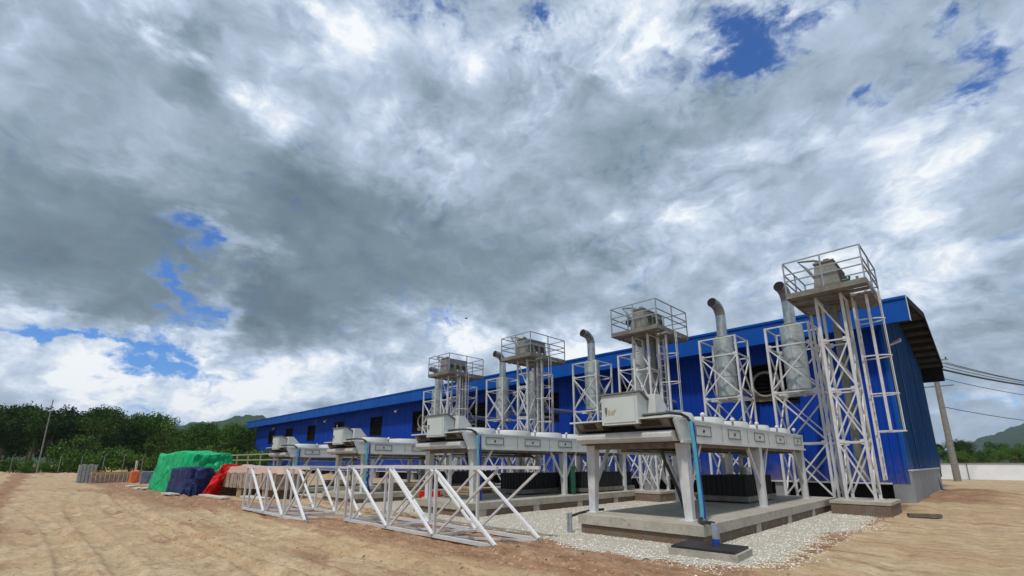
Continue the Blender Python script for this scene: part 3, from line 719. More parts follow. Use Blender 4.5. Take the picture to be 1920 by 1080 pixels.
# ------------------------------------------------------------------ lattice work
def lattice(o, w, d, levels, top, leg=.09, br_w=.05, xtop=False, mt='white paint', mode='x'):
    """four legs and braced faces; local origin at the footprint centre"""
    for sx in (-1, 1):
        for sy in (-1, 1):
            l_ = MB(); l_.bar((sx * w / 2, sy * d / 2, levels[0]), (sx * w / 2, sy * d / 2, top), leg); l_.box(sx * w / 2 - .1, sx * w / 2 + .1, sy * d / 2 - .1, sy * d / 2 + .1, levels[0], levels[0] + .02); l_.build('leg', mt, o)
    faces = [((-1, -1), (1, -1)), ((1, -1), (1, 1)), ((1, 1), (-1, 1)), ((-1, 1), (-1, -1))]
    for (ax, ay), (bx_, by_) in faces:
        b2 = MB(); A = (ax * w / 2, ay * d / 2); B = (bx_ * w / 2, by_ * d / 2)
        for i, z in enumerate(levels[1:]): b2.bar((*A, z), (*B, z), br_w)
        if top > levels[-1] + .1: MB().bar((*A, top - .03), (*B, top - .03), br_w).build('top_tie', mt, o)
        for i in range(len(levels) - 1):
            z0, z1 = levels[i] + .12, levels[i + 1] - .05
            b2.bar((*A, z1), (*B, z0), br_w); b2.bar((*B, z1), (*A, z0), br_w * .9)
        nx, ny = (B[0] - A[0]), (B[1] - A[1]); ln = math.hypot(nx, ny); nx /= ln; ny /= ln
        for z in levels[1:]:       # gusset plates
            for P, s_ in ((A, 1), (B, -1)):
                q1 = (P[0] + nx * s_ * .16, P[1] + ny * s_ * .16)
                b2.bar((P[0], P[1], z), (q1[0], q1[1], z), .02, .22 if False else None)
                ex, ey = -ny * .008, nx * .008
                b2.quadbox([(P[0] - ex, P[1] - ey, z - .12), (q1[0] - ex, q1[1] - ey, z - .07), (q1[0] + ex, q1[1] + ey, z - .07), (P[0] + ex, P[1] + ey, z - .12), (P[0] - ex, P[1] - ey, z + .1), (q1[0] - ex, q1[1] - ey, z + .07), (q1[0] + ex, q1[1] + ey, z + .07), (P[0] + ex, P[1] + ey, z + .1)])
        b2.build('bracing', mt, o)

# service towers with platform, rails, caged ladder
def make_tower():
    o = thing('service_tower', (-3.22, 19.55, 0), '', 'tower', 'white lattice service towers with railed platforms')
    lattice(o, .76, .9, [.43, 2.28, 4.04, 5.78], 7.42, .085, .05)
    # extra top bay brace
    MB().bar((-.38, -.45, 7.3), (.38, -.45, 5.85), .055).build('bracing', 'white paint', o)
    X0, X1, Y0, Y1, Z = -1.13, 1.2, -1.05, 1.95, 7.45
    dk = MB(); dk.box(X0, X1 - .62, Y0, Y1, Z, Z + .07); dk.box(X1 - .62, X1, Y0, Y0 + .55, Z, Z + .07); dk.box(X1 - .62, X1, Y0 + .95, Y1, Z - .12, Z - .06)
    dk.build('deck', 'grey plate', o)
    ef = MB(); ef.box(X0 - .02, X1 + .02, Y0 - .04, Y0, Z - .05, Z + .14); ef.box(X0 - .02, X1 + .02, Y1, Y1 + .04, Z - .05, Z + .14); ef.box(X0 - .04, X0, Y0, Y1, Z - .05, Z + .14); ef.box(X1, X1 + .04, Y0, Y1, Z - .05, Z + .14)
    for y_ in (-.45, .45): ef.box(X0, X1, y_ - .04, y_ + .04, Z - .1, Z - .005)
    ef.build('deck_frame', 'grey plate', o)
    rl = MB()
    for (x, y) in ((X0, Y0), (X1, Y0), (X0, Y1), (X1, Y1), ((X0 + X1) / 2, Y0), ((X0 + X1) / 2, Y1), (X0, (Y0 + Y1) / 2), (X1, (Y0 + Y1) / 2)):
        rl.bar((x, y, Z + .07), (x, y, Z + 1.33), .045)
    for z in (Z + 1.33, Z + .88, Z + .55 if False else Z + .62):
        for a, b3 in (((X0, Y0), (X1, Y0)), ((X1, Y0), (X1, Y1)), ((X1, Y1), (X0, Y1)), ((X0, Y1), (X0, Y0))): rl.bar((*a, z), (*b3, z), .04)
    rl.build('handrail', 'rail grey', o)
    # platform prop at the rear left corner
    MB().bar((X0 + .1, Y1 - .25, .3), (X0 + .1, Y1 - .25, 7.4), .08).build('support_post', 'white paint', o)
    # caged ladder on the end side
    ld = MB()
    for y_ in (.15, .62): ld.bar((.60, y_, 1.05), (.60, y_, 7.9), .06)
    lad = ld.build('ladder', 'white paint', o)
    z = 1.2
    while z < 7.8: MB().bar((.60, .15, z), (.60, .62, z), .03).build('rung', 'white paint', lad); z += .3
    for z in (2.62, 3.85, 5.15, 6.45):
        hp = MB(); pts = []
        for k in range(13):
            a = math.pi * (k / 12) - math.pi / 2; pts.append((.60 + .78 * max(0, math.cos(a)) ** .8, .385 + .36 * math.sin(a), z))
        for a, b3 in zip(pts, pts[1:]): hp.bar(a, b3, .03, .04)
        hp.build('cage_hoop', 'white paint', lad)
    for k, wd in ((5, .025), (6, .075), (8, .025)):
        cg = MB()
        a = math.pi * (k / 12) - math.pi / 2; x, y = .60 + .78 * max(0, math.cos(a)) ** .8, .385 + .36 * math.sin(a)
        if k == 6: x = 1.02; y = .05
        cg.bar((x, y, 2.62), (x, y, 7.5), wd)
        cg.build('cage_bar', 'white paint', lad)
    # grey pipes dropping inside the tower
    rp = MB(); rp.tube([(-.1, .9, 7.4), (-.1, .9, 1.0)], .13, 12); rp.tube([(.2, .95, 7.4), (.2, .95, 2.0)], .10, 12); rp.build('down_pipe', 'grey tank paint', o, True)
    return o
mat('rail grey', (.30, .32, .36), (.25, .27, .30), .5, .2, 4)
TX = [-3.22, -10.72, -18.35, -25.75]
tower = make_tower(); towers = [tower]
for x in TX[1:]:
    c = copy_tree(tower); c.location = (x, 19.55, 0); towers.append(c)
for c, l_ in zip(towers, ['tallest looking white lattice tower at the right, by the warehouse gable end', 'white lattice tower whose platform stands between the two nearer bent exhaust pipes', 'third white lattice tower from the right, above the second cooler', 'farthest white lattice tower, over the third cooler cabinet']): c['label'] = l_
# expansion tanks standing on the platforms
def make_tank():
    o = thing('header_tank', (-3.15, 18.85, 7.52), '', 'tank', 'grey header tanks on the tower platforms')
    MB().quadbox([(-.42, 0, .02), (.42, 0, .02), (.42, 1.9, .02), (-.42, 1.9, .02), (-.29, .04, 1.08), (.27, .04, 1.08), (.27, 1.86, 1.08), (-.29, 1.86, 1.08)]).build('tank_body', 'grey tank paint', o)
    MB().box(-.45, .45, -.03, 1.93, 0, .05).build('base_rail', 'grey plate', o)
    for k in range(3): MB().box(.30, .41, .35 + .5 * k, .6 + .5 * k, .40, .82).build('side_vent', 'dark vent steel', o)
    MB().box(-.33, .31, .0, 1.9, 1.08, 1.13).build('tank_lid', 'grey tank paint', o)
    MB().tube([(-.30, .25, .5), (-.55, .1, 1.0), (-.78, .02, 1.32), (-.3, .08, 1.25), (-.05, .2, 1.15)], .05, 8).build('vent_pipe', 'grey tank paint', o, True)
    MB().tube([(.05, .3, 1.12), (.05, .3, 1.26)], .1, 10).build('filler_cap', 'grey plate', o, True)
    MB().tube([(.4, .35, .35), (.62, .35, .35), (.62, .35, .45)], .05, 8).build('outlet', 'green paint', o, True)
    MB().bar((.85, .3, 0), (.85, .3, .38), .08).build('stub_post', 'grey plate', o)
    return o
tank = make_tank()
tanks = [tank] + [copy_tree(tank) for _ in range(3)]
for c, x, l_ in zip(tanks, TX, ['large grey tapered tank on the rightmost tower platform', 'grey tank on the second platform, beside the dark open mouth of an exhaust', 'grey tank with three dark side vents on the third tower platform', 'grey tank with dark side vents on the farthest tower platform']):
    c.location.x = x + .07; c['label'] = l_

# exhaust stacks in their lattice frames
def make_frame():
    o = thing('stack_frame', (-5.22, 22.1, 0), '', 'lattice frame', 'white lattice frames round the exhaust stacks')
    lattice(o, 1.62, 1.5, [.25, 2.36, 4.42, 6.37], 7.22, .085, .055)
    b2 = MB(); b2.bar((-.81, 0, 4.42), (.81, 0, 4.42), .1); b2.bar((0, -.75, 4.40), (0, .75, 4.40), .1); b2.build('bearer', 'white paint', o)
    return o
def make_stack():
    o = thing('exhaust_stack', (-5.22, 22.1, 4.48), '', 'exhaust stack', 'galvanised exhaust stacks with bent outlets')
    s_ = MB().lathe([(.30, 0), (.44, .08), (.44, 2.80), (.40, 2.84), (.25, 2.86)], n=28, cap=True).build('silencer', 'silencer cladding', o, True)
    jn = MB()
    for z in (.95, 1.9): jn.lathe([(.442, z), (.452, z + .01), (.452, z + .04), (.442, z + .05)], n=28)
    jn.box(-.012, .012, -.46, -.435, .1, 2.8); jn.build('clamp_band', 'galvanised steel', s_, True)
    pts = [(0, 0, 2.8), (0, 0, 3.95)]
    MB().tube(pts, .225, 20).build('outlet_pipe', 'galvanised steel', o, True)
    el_ = [(0, 0, 3.95)] + [(-.05 * (1 - math.cos(a)), -.52 * (1 - math.cos(a)), 3.95 + .52 * math.sin(a)) for a in [R(q_) for q_ in (12, 24, 36, 48, 60, 72, 82)]]
    last = el_[-1]; el_.append((last[0] - .02, last[1] - .26, last[2] + .03))
    e_ = MB().tube(el_, .225, 20).build('outlet_elbow', 'sooty galvanised', o, True)
    p0, p1 = Vector(el_[-2]), Vector(el_[-1]); dd = (p1 - p0).normalized()
    MB().tube([tuple(p1 - dd * .01), tuple(p1 + dd * .012)], .205, 20).build('outlet_mouth', 'dark void', e_)
    MB().tube([(0, .3, .5), (0, .8, .5), (0, 3.7, .5)], .16, 14).build('inlet_duct', 'galvanised steel', o, True)
    MB().lathe([(.225, 2.90), (.31, 2.90), (.31, 2.95), (.225, 2.95)], n=20).build('flange', 'galvanised steel', o)
    MB().box(-.5, .5, -.06, .06, -.03, .03).build('foot', 'white paint', o)
    return o
mat('sooty galvanised', (.20, .19, .17), (.30, .30, .29), .5, .5, 5, dirt=(.07, .055, .045), dirt_amt=.9)
SX = [-5.22, -8.1, -12.55, -15.62, -20.1, -23.15, -27.6, -30.75]
fr = make_frame(); sk = make_stack()
fl = ['lattice frame just left of the rightmost tower, holding the nearest silencer', 'lattice frame holding the second stack from the right, left of the round wall duct', 'lattice frame just left of the second tower, silencer half hidden by it', 'lattice frame standing behind the nearest cooler cabinet', 'lattice frame directly behind the third tower', 'lattice frame left of the third tower, round its thin bent stack', 'lattice frame right of the farthest tower and half hidden', 'leftmost and farthest lattice frame, beside the open wall louvre']
sl = ['nearest galvanised exhaust stack, its dark mouth just left of the highest platform', 'tall bent exhaust stack standing clear between the two nearest towers', 'exhaust stack with its outlet hidden among the second platform rails', 'bent exhaust stack rising above the nearest cooler cabinet', 'exhaust stack hidden behind the third tower', 'thin bent exhaust stack just left of the third platform', 'exhaust stack right behind the farthest tower', 'farthest exhaust stack, dark mouth inside the farthest platform rails']
for i, x in enumerate(SX):
    a = fr if i == 0 else copy_tree(fr); b3 = sk if i == 0 else copy_tree(sk)
    a.location.x = x; b3.location.x = x; a['label'] = fl[i]; b3['label'] = sl[i]
# concrete pads
pads = [(-3.98, -2.40, 18.45, 20.6, .43, 'rough concrete pad under the rightmost tower, brown stained face'), (-11.4, -10.0, 18.6, 20.6, .43, 'concrete pad under the second tower, seen below the nearest cooler'), (-19.1, -17.6, 18.6, 20.6, .43, 'concrete pad under the third tower'), (-26.5, -25.0, 18.6, 20.6, .43, 'concrete pad under the farthest tower')]
for a, b3, c_, d_, z, l_ in pads:
    o = thing('concrete_pad', ((a + b3) / 2, c_, 0), l_, 'concrete pad', 'concrete pads under the towers'); h_ = (b3 - a) / 2
    MB().box(-h_, h_, 0, d_ - c_, z - .09, z).build('pad_top', 'concrete', o); MB().box(-h_ + .02, h_ - .02, .02, d_ - c_ - .02, -.3, z - .09).build('pad_base', 'stained blockwork', o)
for i, x in enumerate(SX):
    o = MB().box(x - 1.0, x + 1.0, 21.15, 23.05, -.2, .25).build('concrete_footing', 'concrete', None)
    tag(o, ['footing under the lattice frame next to the rightmost tower', 'footing under the frame seen between the nearest cooler rear legs', 'footing left of the second tower pad', 'footing behind the nearest cooler front legs', 'footing behind the third tower pad', 'footing left of the third tower pad', 'footing right of the farthest tower pad', 'leftmost footing under the farthest frame'][i] + ', low and concrete', 'footing', 'footings under the stack frames')
# round intake ducts in the wall openings
for i, x in enumerate((-7.6, -15.2, -38.3)):
    o = thing('intake_duct', (x, 25.9, 5.5), ['round beige duct in dark wall opening beside the nearest stack', 'round beige duct in the wall opening behind the second tower', 'beige duct in the dark wall opening left of the farthest tower'][i], 'duct', 'round ducts in the wall openings')
    ring = MB(); ring.tube([(.62 * math.cos(a), -.1, .62 * math.sin(a)) for a in [R(18 * k) for k in range(21)]], .07, 8, cap=False); ring.build('duct_ring', 'duct beige', o, True)
    MB().box(-.75, .75, -.05, .0, -.85, -.55).build('duct_shelf', 'duct beige', o)

# ------------------------------------------------------------------ lying truss sections
def truss(name_loc, nodes, ydepth, h, label, pre=None):
    ox, oy = name_loc
    o = thing('truss_section', (ox, oy, .0), label, 'truss', 'white truss sections lying on the earth')
    x0, x1 = nodes[0] if pre is None else pre, nodes[-1]
    for sy in (0, ydepth):
        for z in (.05, h):
            MB().bar((x0 - ox, sy, z), (x1 - ox, sy, z), .07).build('chord', 'white paint', o)
    for f_, sy in enumerate((0, ydepth)):
        m1 = MB(); m2 = MB()
        for q_ in ([pre] if pre else []) + nodes[:-1]: MB().bar((q_ - ox, sy, .09), (q_ - ox, sy, h - .04), .06).build('upright', 'white paint', o)
        for a, b3 in zip(nodes, nodes[1:]):
            d1 = MB().bar((a - ox + .02, sy - .03, h - .05), (b3 - ox - .02, sy - .03, .08), .066, .045); d1.build('diagonal', 'toplit white paint', o)
            MB().bar((b3 - ox - .05, sy + .03, h - .05), (a - ox + .05, sy + .03, .1), .045).build('cross_brace', 'white paint', o)
    for q_ in ([pre] if pre else []) + nodes[:-1]:
        for z in (.05, h): MB().bar((q_ - ox, .04, z), (q_ - ox, ydepth - .04, z), .055).build('cross_tie', 'white paint', o)
    for a, b3 in zip(nodes, nodes[1:]): MB().bar((a - ox + .05, .05, .03), (b3 - ox - .05, ydepth - .05, .03), .045).build('floor_brace', 'white paint', o)
    return o
mat('toplit white paint', (.78, .79, .80), (.70, .71, .72), .45, 0, 2)  # same white paint made paler: light from above painted into the diagonals
truss((-10.1, 6.46), [-12.85, -10.87, -8.92, -6.90], 1.24, 1.50, 'larger white truss section lying in front of the nearest slabs', pre=-13.2)
truss((-16.2, 5.5), [-18.55, -16.85, -15.2, -13.5], 1.62, 1.46, 'smaller looking white truss section lying farther left, by the timber bundle', pre=-19.1)

# ------------------------------------------------------------------ covered material piles at the left
def drape(name, mt, c, sx, sy, h, rz, seed, taper=.12, nx=44, nz=26, fold=.10, sag=.12, label=None, cat=None, open_bottom=0.0):
    """cloth thrown over a pile: rounded box shell with hanging folds"""
    vs_, fs_ = [], []
    rows = nz
    for i in range(rows + 1):
        t_ = i / rows
        for j in range(nx):
            a = 2 * math.pi * j / nx
            ca, sa = math.cos(a), math.sin(a); e = .42
            ux = math.copysign(abs(ca) ** e, ca); uy = math.copysign(abs(sa) ** e, sa)
            if t_ < .62:        # side
                s_ = t_ / .62; rr = 1 + taper * (1 - s_); z = h * .93 * s_ + open_bottom * (1 - s_) * (.5 + .5 * noise.noise(Vector((a * 1.5, seed, 0))))
            else:
                s_ = (t_ - .62) / .38; rr = math.cos(s_ * math.pi / 2) ** .75 if s_ < 1 else 0; z = h * (.93 + .07 * math.sin(s_ * math.pi / 2))
            n_ = noise.fractal(Vector((ux * 2.3 + seed, uy * 2.3, z * .7)), .6, 2, 4)
            f_ = math.sin(a * 17 + 4 * noise.noise(Vector((a * 2, seed, z)))) * (1 - min(1, z / h)) * .5
            rr2 = rr * (1 + fold * n_ * .5) + fold * .35 * f_ * (1 if rr > .9 else 0)
            z2 = z + (sag * h * noise.noise(Vector((ux * rr * 1.6 + seed * 2, uy * rr * 1.6, 3))) if t_ > .5 else 0)
            vs_.append((ux * rr2 * sx / 2, uy * rr2 * sy / 2, z2))
    for i in range(rows):
        for j in range(nx): j2 = (j + 1) % nx; fs_.append((i * nx + j, i * nx + j2, (i + 1) * nx + j2, (i + 1) * nx + j))
    m_ = MB(); m_.v = vs_; m_.f = fs_; o = m_.build(name, mt, None, True)
    o.location = c; o.rotation_euler.z = rz; tag(o, label, cat); return o
drape('tarpaulin', 'green tarpaulin', (-34.6, 6.9, 0), 5.8, 2.5, 2.25, R(8), 1.3, label='large bright green tarpaulin draped over a tall pile', cat='tarpaulin', fold=.14)
drape('tarpaulin', 'blue tarpaulin', (-30.1, 6.0, 0), 3.0, 1.2, 1.38, R(8), 4.7, label='dark navy blue tarpaulin over the low pile in front of green one', cat='tarpaulin', fold=.2)
# red sheet slumping down the end
vs_ = []; fs_ = []
for i in range(15):
    for j in range(9):
        u, w_ = i / 14, j / 8
        x = -28.0 + .45 * w_ - .9 * (1 - u) * .2 + .12 * noise.noise(Vector((i * .5, j * .6, 1))); y = 6.95 - .8 * (1 - u) + .35 * w_ + .12 * math.sin(j * 2.1 + i * .3)
        z = .02 + 1.5 * u ** .8 + .07 * noise.noise(Vector((i * .4, j * .8, 7)))
        vs_.append((x, y, z))
k0 = len(vs_)
vs_ += [(x - .28, y + .32, max(z - .03, 0)) for x, y, z in vs_]
for s_ in (0, k0):
    for i in range(14):
        for j in range(8): a = s_ + i * 9 + j; fs_.append((a, a + 1, a + 10, a + 9))
bd = [j for j in range(9)] + [i * 9 + 8 for i in range(1, 15)] + [14 * 9 + j for j in range(7, -1, -1)] + [i * 9 for i in range(13, 0, -1)]
for a, b3 in zip(bd, bd[1:] + bd[:1]): fs_.append((a, b3, b3 + k0, a + k0))
m_ = MB(); m_.v = vs_; m_.f = fs_; o = m_.build('tarpaulin', 'red tarpaulin', None, True); tag(o, 'bright red tarpaulin hanging in a slope off the pile end', 'tarpaulin')
o = MB().prism([(0, 0), (.5, 0), (.45, .9), (.1, .95)], 0, 1.6, 'y').build('tarpaulin', 'grey blue tarpaulin', None); o.location = (-48.6, 6.2, 0); tag(o, 'small grey blue covered heap left of the green tarpaulin', 'covered heap')
drape('orange_sheet', 'orange plastic', (-50.3, 6.0, 0), .55, .55, 1.0, 0, 9.1, label='crumpled bright orange sheet standing left of the green tarpaulin', cat='orange sheet', nx=24, nz=14, fold=.3)
# timber bundle on bearers, wrapped pink on top
tb = thing('timber_bundle', (-26.2, 8.0, 0), 'long pale bundle of timber standing on dark bearers by the red tarpaulin', 'timber bundle', rz=R(8))
p_ = MB(); rnd2 = random.Random(5)
x = -3.2
while x < 3.4:
    w_ = rnd2.uniform(.10, .18); p_.box(x, x + w_ - .02, -.75 - rnd2.uniform(0, .06), .75, .42, 1.12 + rnd2.uniform(-.05, .08)); x += w_
p_.build('timber_stack', 'bundled timber', tb)
for x in (-2.8, -.4, 2.2): MB().box(x, x + .5, -.7, .7, 0, .42).build('bearer', 'plank wood', tb)
wr = drape('wrapping', 'pink wrap', (0, 0, 1.1), 6.3, 1.4, .3, 0, 6.2, fold=.2, sag=.7, nx=40, nz=12); wr.parent = tb
for k in ('label', 'category'):
    if k in wr: del wr[k]
# second low stack under the coolers at the back
for i, (x, y, l_) in enumerate(((-20.0, 12.5, 'low stack of planks on the gravel between the second and third coolers'), (-16.0, 13.2, 'brown plank stack beside the second concrete slab'), (-27.5, 13.0, 'plank stack far back beside the farthest cooler'))):
    o = thing('plank_stack', (x, y, 0), l_, 'plank stack', 'stacks of planks between the slabs')
    for k in range(6):
        MB().box(-1.1 + rnd2.uniform(-.1, .1), 1.1 + rnd2.uniform(-.1, .1), -.5 + rnd2.uniform(-.08, .08), .5, .02 + k * .10, .10 + k * .10).build('plank', 'plank wood', o)
o = MB().box(-.35, .35, -.3, .3, 0, .45); o = o.build('red_crate', 'red tarpaulin', None); o.location = (-17.0, 12.0, .0); tag(o, 'small red crate on the ground seen through the lying trusses', 'crate')
# pale sheets lying on the ground
for i, (x, y, w_, d_, rz) in enumerate(((-26.5, 6.3, 3.4, .35, .06), (-29.6, 5.1, 1.5, .4, .1), (-24.0, 7.35, 2.4, .5, .03), (-41.5, 4.9, 1.0, .5, .1), (-39.5, 5.0, 1.1, .4, .2), (-37.6, 5.2, 1.2, .4, 0))):
    o = MB().box(-w_ / 2, w_ / 2, -d_ / 2, d_ / 2, 0, .07).build('pale_board', 'pale sheet', None); o.location = (x, y, gz(x, y) + .02); o.rotation_euler.z = rz
    tag(o, ['long pale board on the earth in front of the timber bundle', 'pale board at the foot of the navy tarpaulin', 'pale board lying below the right end of the timber bundle', 'leftmost pale board on the clay, left of the orange sheet', 'middle of three pale boards left of the green tarpaulin', 'pale board nearest to the green tarpaulin left corner'][i], 'board', 'pale boards lying on the earth')
# block stack and yellow topped formwork
bs = thing('block_stack', (-53.6, 3.2, .2), 'stack of upright grey blocks at the edge of the clearing', 'block stack')
for k in range(5): MB().box(-.55, .55, -.55 + k * .23, -.35 + k * .23, -.3, 1.25 + .06 * (k % 2)).build('block', 'aerated block', bs)
fk = thing('formwork', (-52.3, 5.6, .1), 'low board formwork with a yellow timber along its top', 'formwork', rz=R(15))
MB().box(-.1, .1, -2.3, 2.2, .62, .76).build('top_timber', 'yellow timber', fk)
b2 = MB()
for k in range(14): b2.box(-.05, .05, -2.25 + k * .31, -2.0 + k * .31, -.3, .60)
b2.build('side_boards', 'bundled timber', fk)
MB().bar((0, .7, .7), (0, .7, 1.7), .12).build('marker_post', 'pale sheet', fk)
# guard rail behind the piles
gr = thing('guard_rail', (-46, 13.0, 0), 'long thin two bar guard rail running to the warehouse corner', 'guard rail')
for z in (1.85, 2.3): MB().bar((-9, 0, z), (14, 0, z), .09).build('rail', 'rail paint', gr)
for k in range(8): MB().bar((-9 + k * 3.2, 0, 0), (-9 + k * 3.2, 0, 2.32), .09).build('post', 'rail paint', gr)
o = MB().box(-.5, .3, -.08, .08, 0, .10).build('timber_offcut', 'trunk bark', None); o.location = (-1.65, 19.2, .02); o.rotation_euler.z = .4; tag(o, 'dark timber offcut lying on the earth right of the tower pad', 'timber offcut')
o = MB().quadbox([(0, 0, 0), (1.5, 0, 0), (1.5, .12, 0), (0, .12, 0), (0, 0, .75), (.1, 0, .06), (.1, .12, .06), (0, .12, .75)]).build('steel_offcut', 'shaded blue cladding', None); o.location = (-2.4, 36.5, .1); tag(o, 'small dark blue steel wedge leaning on the plinth at the gable end', 'steel offcut')

# ------------------------------------------------------------------ poles, cables, far fence
def pole(loc, h, label, lean=(0, 0), rb=.20, rt=.13, cross=True):
    o = thing('utility_pole', loc, label, 'utility pole')
    o.rotation_euler = (lean[0], lean[1], 0)
    MB().tube([(0, 0, -.5), (0, 0, h * .5), (0, 0, h)], .2, 12, radii=[rb, (rb + rt) / 2, rt]).build('shaft', 'pole concrete', o, True)
    if cross:
        for z in (h - .7, h - 3.1): MB().bar((-1.1, .12, z), (1.1, .12, z), .1).build('cross_arm', 'pole concrete', o)
        for x in (-.95, -.35, .35, .95): MB().lathe([(.02, 0), (.06, .03), (.05, .08), (.07, .12), (.04, .2)], (x, .12, h - .65), 8).build('insulator', 'black rubber', o)
    return o
pole((-2.55, 58.0, 0), 11.6, 'concrete utility pole right beside the warehouse gable end, carrying cables', rb=.27, rt=.17)
pole((14.2, 101, 0), 11.0, 'far concrete utility pole past the right edge', rb=.3, rt=.2)
pl_ = gpoint(-44.6, 62); pole((pl_.x, pl_.y, .2), 9.6, 'tall pale thin pole standing against the dark trees at the left', rb=.085, rt=.055, cross=False)
pts_c = [(-1.4, 11.0, .14), (-.7, 11.0, .05), (.2, 10.85, .05), (.9, 10.6, .05), (0, 9.4, .045), (-.2, 6.7, .05)]
for i, (dx, z, w_) in enumerate(pts_c):
    A = Vector((-2.55 + dx, 58, z)); B = Vector((14.2 + dx, 101, z + .1)); pts = []
    for k in range(25):
        t_ = k / 24; p = A.lerp(B, t_); p.z -= 4 * .9 * t_ * (1 - t_); pts.append(tuple(p))
    o = MB().tube(pts, w_ * .7, 5).build('overhead_cable', 'cable black', None, True)
    tag(o, ['thickest and topmost overhead cable leaving the concrete pole to the right', 'overhead cable just under the thickest one', 'third overhead cable from the top, right of the pole', 'fourth overhead cable from the top, right of the pole', 'overhead cable well below the upper group', 'lowest overhead cable, above the far trees at the right'][i], 'cable', 'overhead cables at the right')
# white hoarding
hb = thing('hoarding', (6, 66, 0), 'long bright white hoarding fence across the right background', 'hoarding fence')
x = -16.0
while x < 40:
    MB().box(x, x + 3.96, -.04, 0.0, .0, 1.58).build('hoarding_panel', 'white hoarding', hb)
    MB().bar((x - .02, -.10, 0), (x - .02, -.10, 1.66), .07).build('fence_post', 'fence steel', hb); x += 4.0
MB().bar((-16, -.10, 1.58), (40, -.10, 1.58), .06).build('top_rail', 'fence steel', hb)
# thin posts of the wire fence at the left
for i, a in enumerate((-46.2, -43.3, -41.9, -40.4, -39.0, -37.6, -36.2, -34.9, -33.4)):
    p = gpoint(a, 59 if i % 2 else 60); o = thing('fence_post', (p.x, p.y, .1), 'thin grey fence post in the row before the trees', 'fence post', 'fence posts before the left trees')
    MB().bar((0, 0, -.3), (0, 0, 2.3), .09, n=6).build('post', 'fence steel', o); MB().bar((0, 0, 2.3), (.2, .2, 2.6), .06, n=6).build('post_arm', 'fence steel', o)

# ------------------------------------------------------------------ trees
def leafquad(m_, p, s, rd):
    a = Vector((rd.gauss(0, 1), rd.gauss(0, 1), rd.gauss(0, .8))).normalized(); b3 = a.cross(Vector((rd.gauss(0, 1), rd.gauss(0, 1), rd.gauss(0, 1)))).normalized(); c_ = a.cross(b3)
    k = len(m_.v); w_ = s * rd.uniform(.5, 1)
    m_.v += [tuple(p + b3 * s * .5), tuple(p + c_ * w_ * .5), tuple(p - b3 * s * .5), tuple(p - c_ * w_ * .5)]; m_.f.append((k, k + 1, k + 2, k + 3))
def make_tree(kind, seed, h, spread, leaf, nl, mt):
    rd = random.Random(seed); m_ = MB(); limbs = MB()
    th = h * (.30 if kind != 'bush' else .08)
    limbs.tube([(0, 0, -.6), (0, 0, th), (rd.uniform(-.2, .2), rd.uniform(-.2, .2), h * .8)], .2, 7, radii=[h * .022, h * .016, h * .005])
    cl = []
    nc = {'round': 17, 'tall': 18, 'pine': 20, 'bush': 11}[kind]
    for i in range(nc):
        t_ = rd.random()
        if kind == 'pine': z = h * (.28 + .70 * (i / nc)); rr = spread * .55 * (1 - (i / nc)) ** .7; a = i * 2.4; c_ = Vector((math.cos(a) * rr, math.sin(a) * rr, z)); r_ = spread * .30 * (1.1 - .75 * i / nc)
        elif kind == 'bush': a = rd.random() * 6.28; q_ = rd.random() ** .5 * spread * .42; c_ = Vector((math.cos(a) * q_, math.sin(a) * q_, h * rd.uniform(.25, .72))); r_ = h * rd.uniform(.2, .34)
        else:
            a = rd.random() * 6.28; z = h * rd.uniform(.34, .90); env = math.sin(min(1, (z / h - .22) / .78) * math.pi) ** .6
            q_ = rd.random() ** .5 * spread * .5 * env; c_ = Vector((math.cos(a) * q_, math.sin(a) * q_, z)); r_ = spread * rd.uniform(.12, .24)
            if kind == 'tall': c_.x *= .7; c_.y *= .7
        cl.append((c_, r_))
        base = Vector((0, 0, min(th + rd.uniform(0, .3) * h, c_.z * .8))); mid_ = base.lerp(c_, .55) + Vector((0, 0, .05 * h))
        limbs.tube([tuple(base), tuple(mid_), tuple(c_)], .05, 5, radii=[h * .008, h * .005, h * .002])
    per = nl // nc
    for c_, r_ in cl:
        for _ in range(per):
            d_ = Vector((rd.gauss(0, 1), rd.gauss(0, 1), rd.gauss(0, .85))).normalized(); q_ = r_ * (rd.random() ** .42) * (1 + .35 * noise.noise(d_ * 2.2 + c_))
            leafquad(m_, c_ + d_ * q_, leaf * rd.uniform(.6, 1.3), rd)
    nm = {'round': 'tree', 'tall': 'tree', 'pine': 'pine_tree', 'bush': 'shrub'}[kind]
    o = bpy.data.objects.new(nm, None); COL.objects.link(o)
    limbs.build('trunk', 'trunk bark', o, True); m_.build('crown', mt, o, fixn=False)
    return o
PR = {
 'A': make_tree('round', 1, 10, 8.5, .31, 5600, 'dark foliage'), 'B': make_tree('tall', 2, 11, 7, .30, 5600, 'dark foliage'),
 'C': make_tree('round', 3, 9, 8, .31, 5200, 'mid foliage'), 'D': make_tree('pine', 4, 12, 5, .28, 4000, 'dark foliage'),
 'E': make_tree('tall', 5, 10, 7.5, .30, 5200, 'mid foliage'),
 'F': make_tree('bush', 6, 3, 4.2, .19, 3000, 'light foliage'), 'G': make_tree('bush', 7, 2.6, 4.6, .19, 3000, 'mid foliage'), 'I': make_tree('round', 9, 9, 8, .30, 5000, 'light foliage'), 'H': make_tree('round', 8, 6, 5, .28, 3000, 'light foliage')}
used = set()
def plant(key, azd, depth, s, label, group, z=0.0, cat='tree', sz=1.0):
    p = gpoint(azd, depth); src = PR[key]
    o = src if key not in used else copy_tree(src); used.add(key)
    o.location = (p.x, p.y, z); o.scale = (s, s, s * sz); o.rotation_euler.z = rnd.random() * 6.28
    return tag(o, label, cat, group)
rnd = random.Random(11)
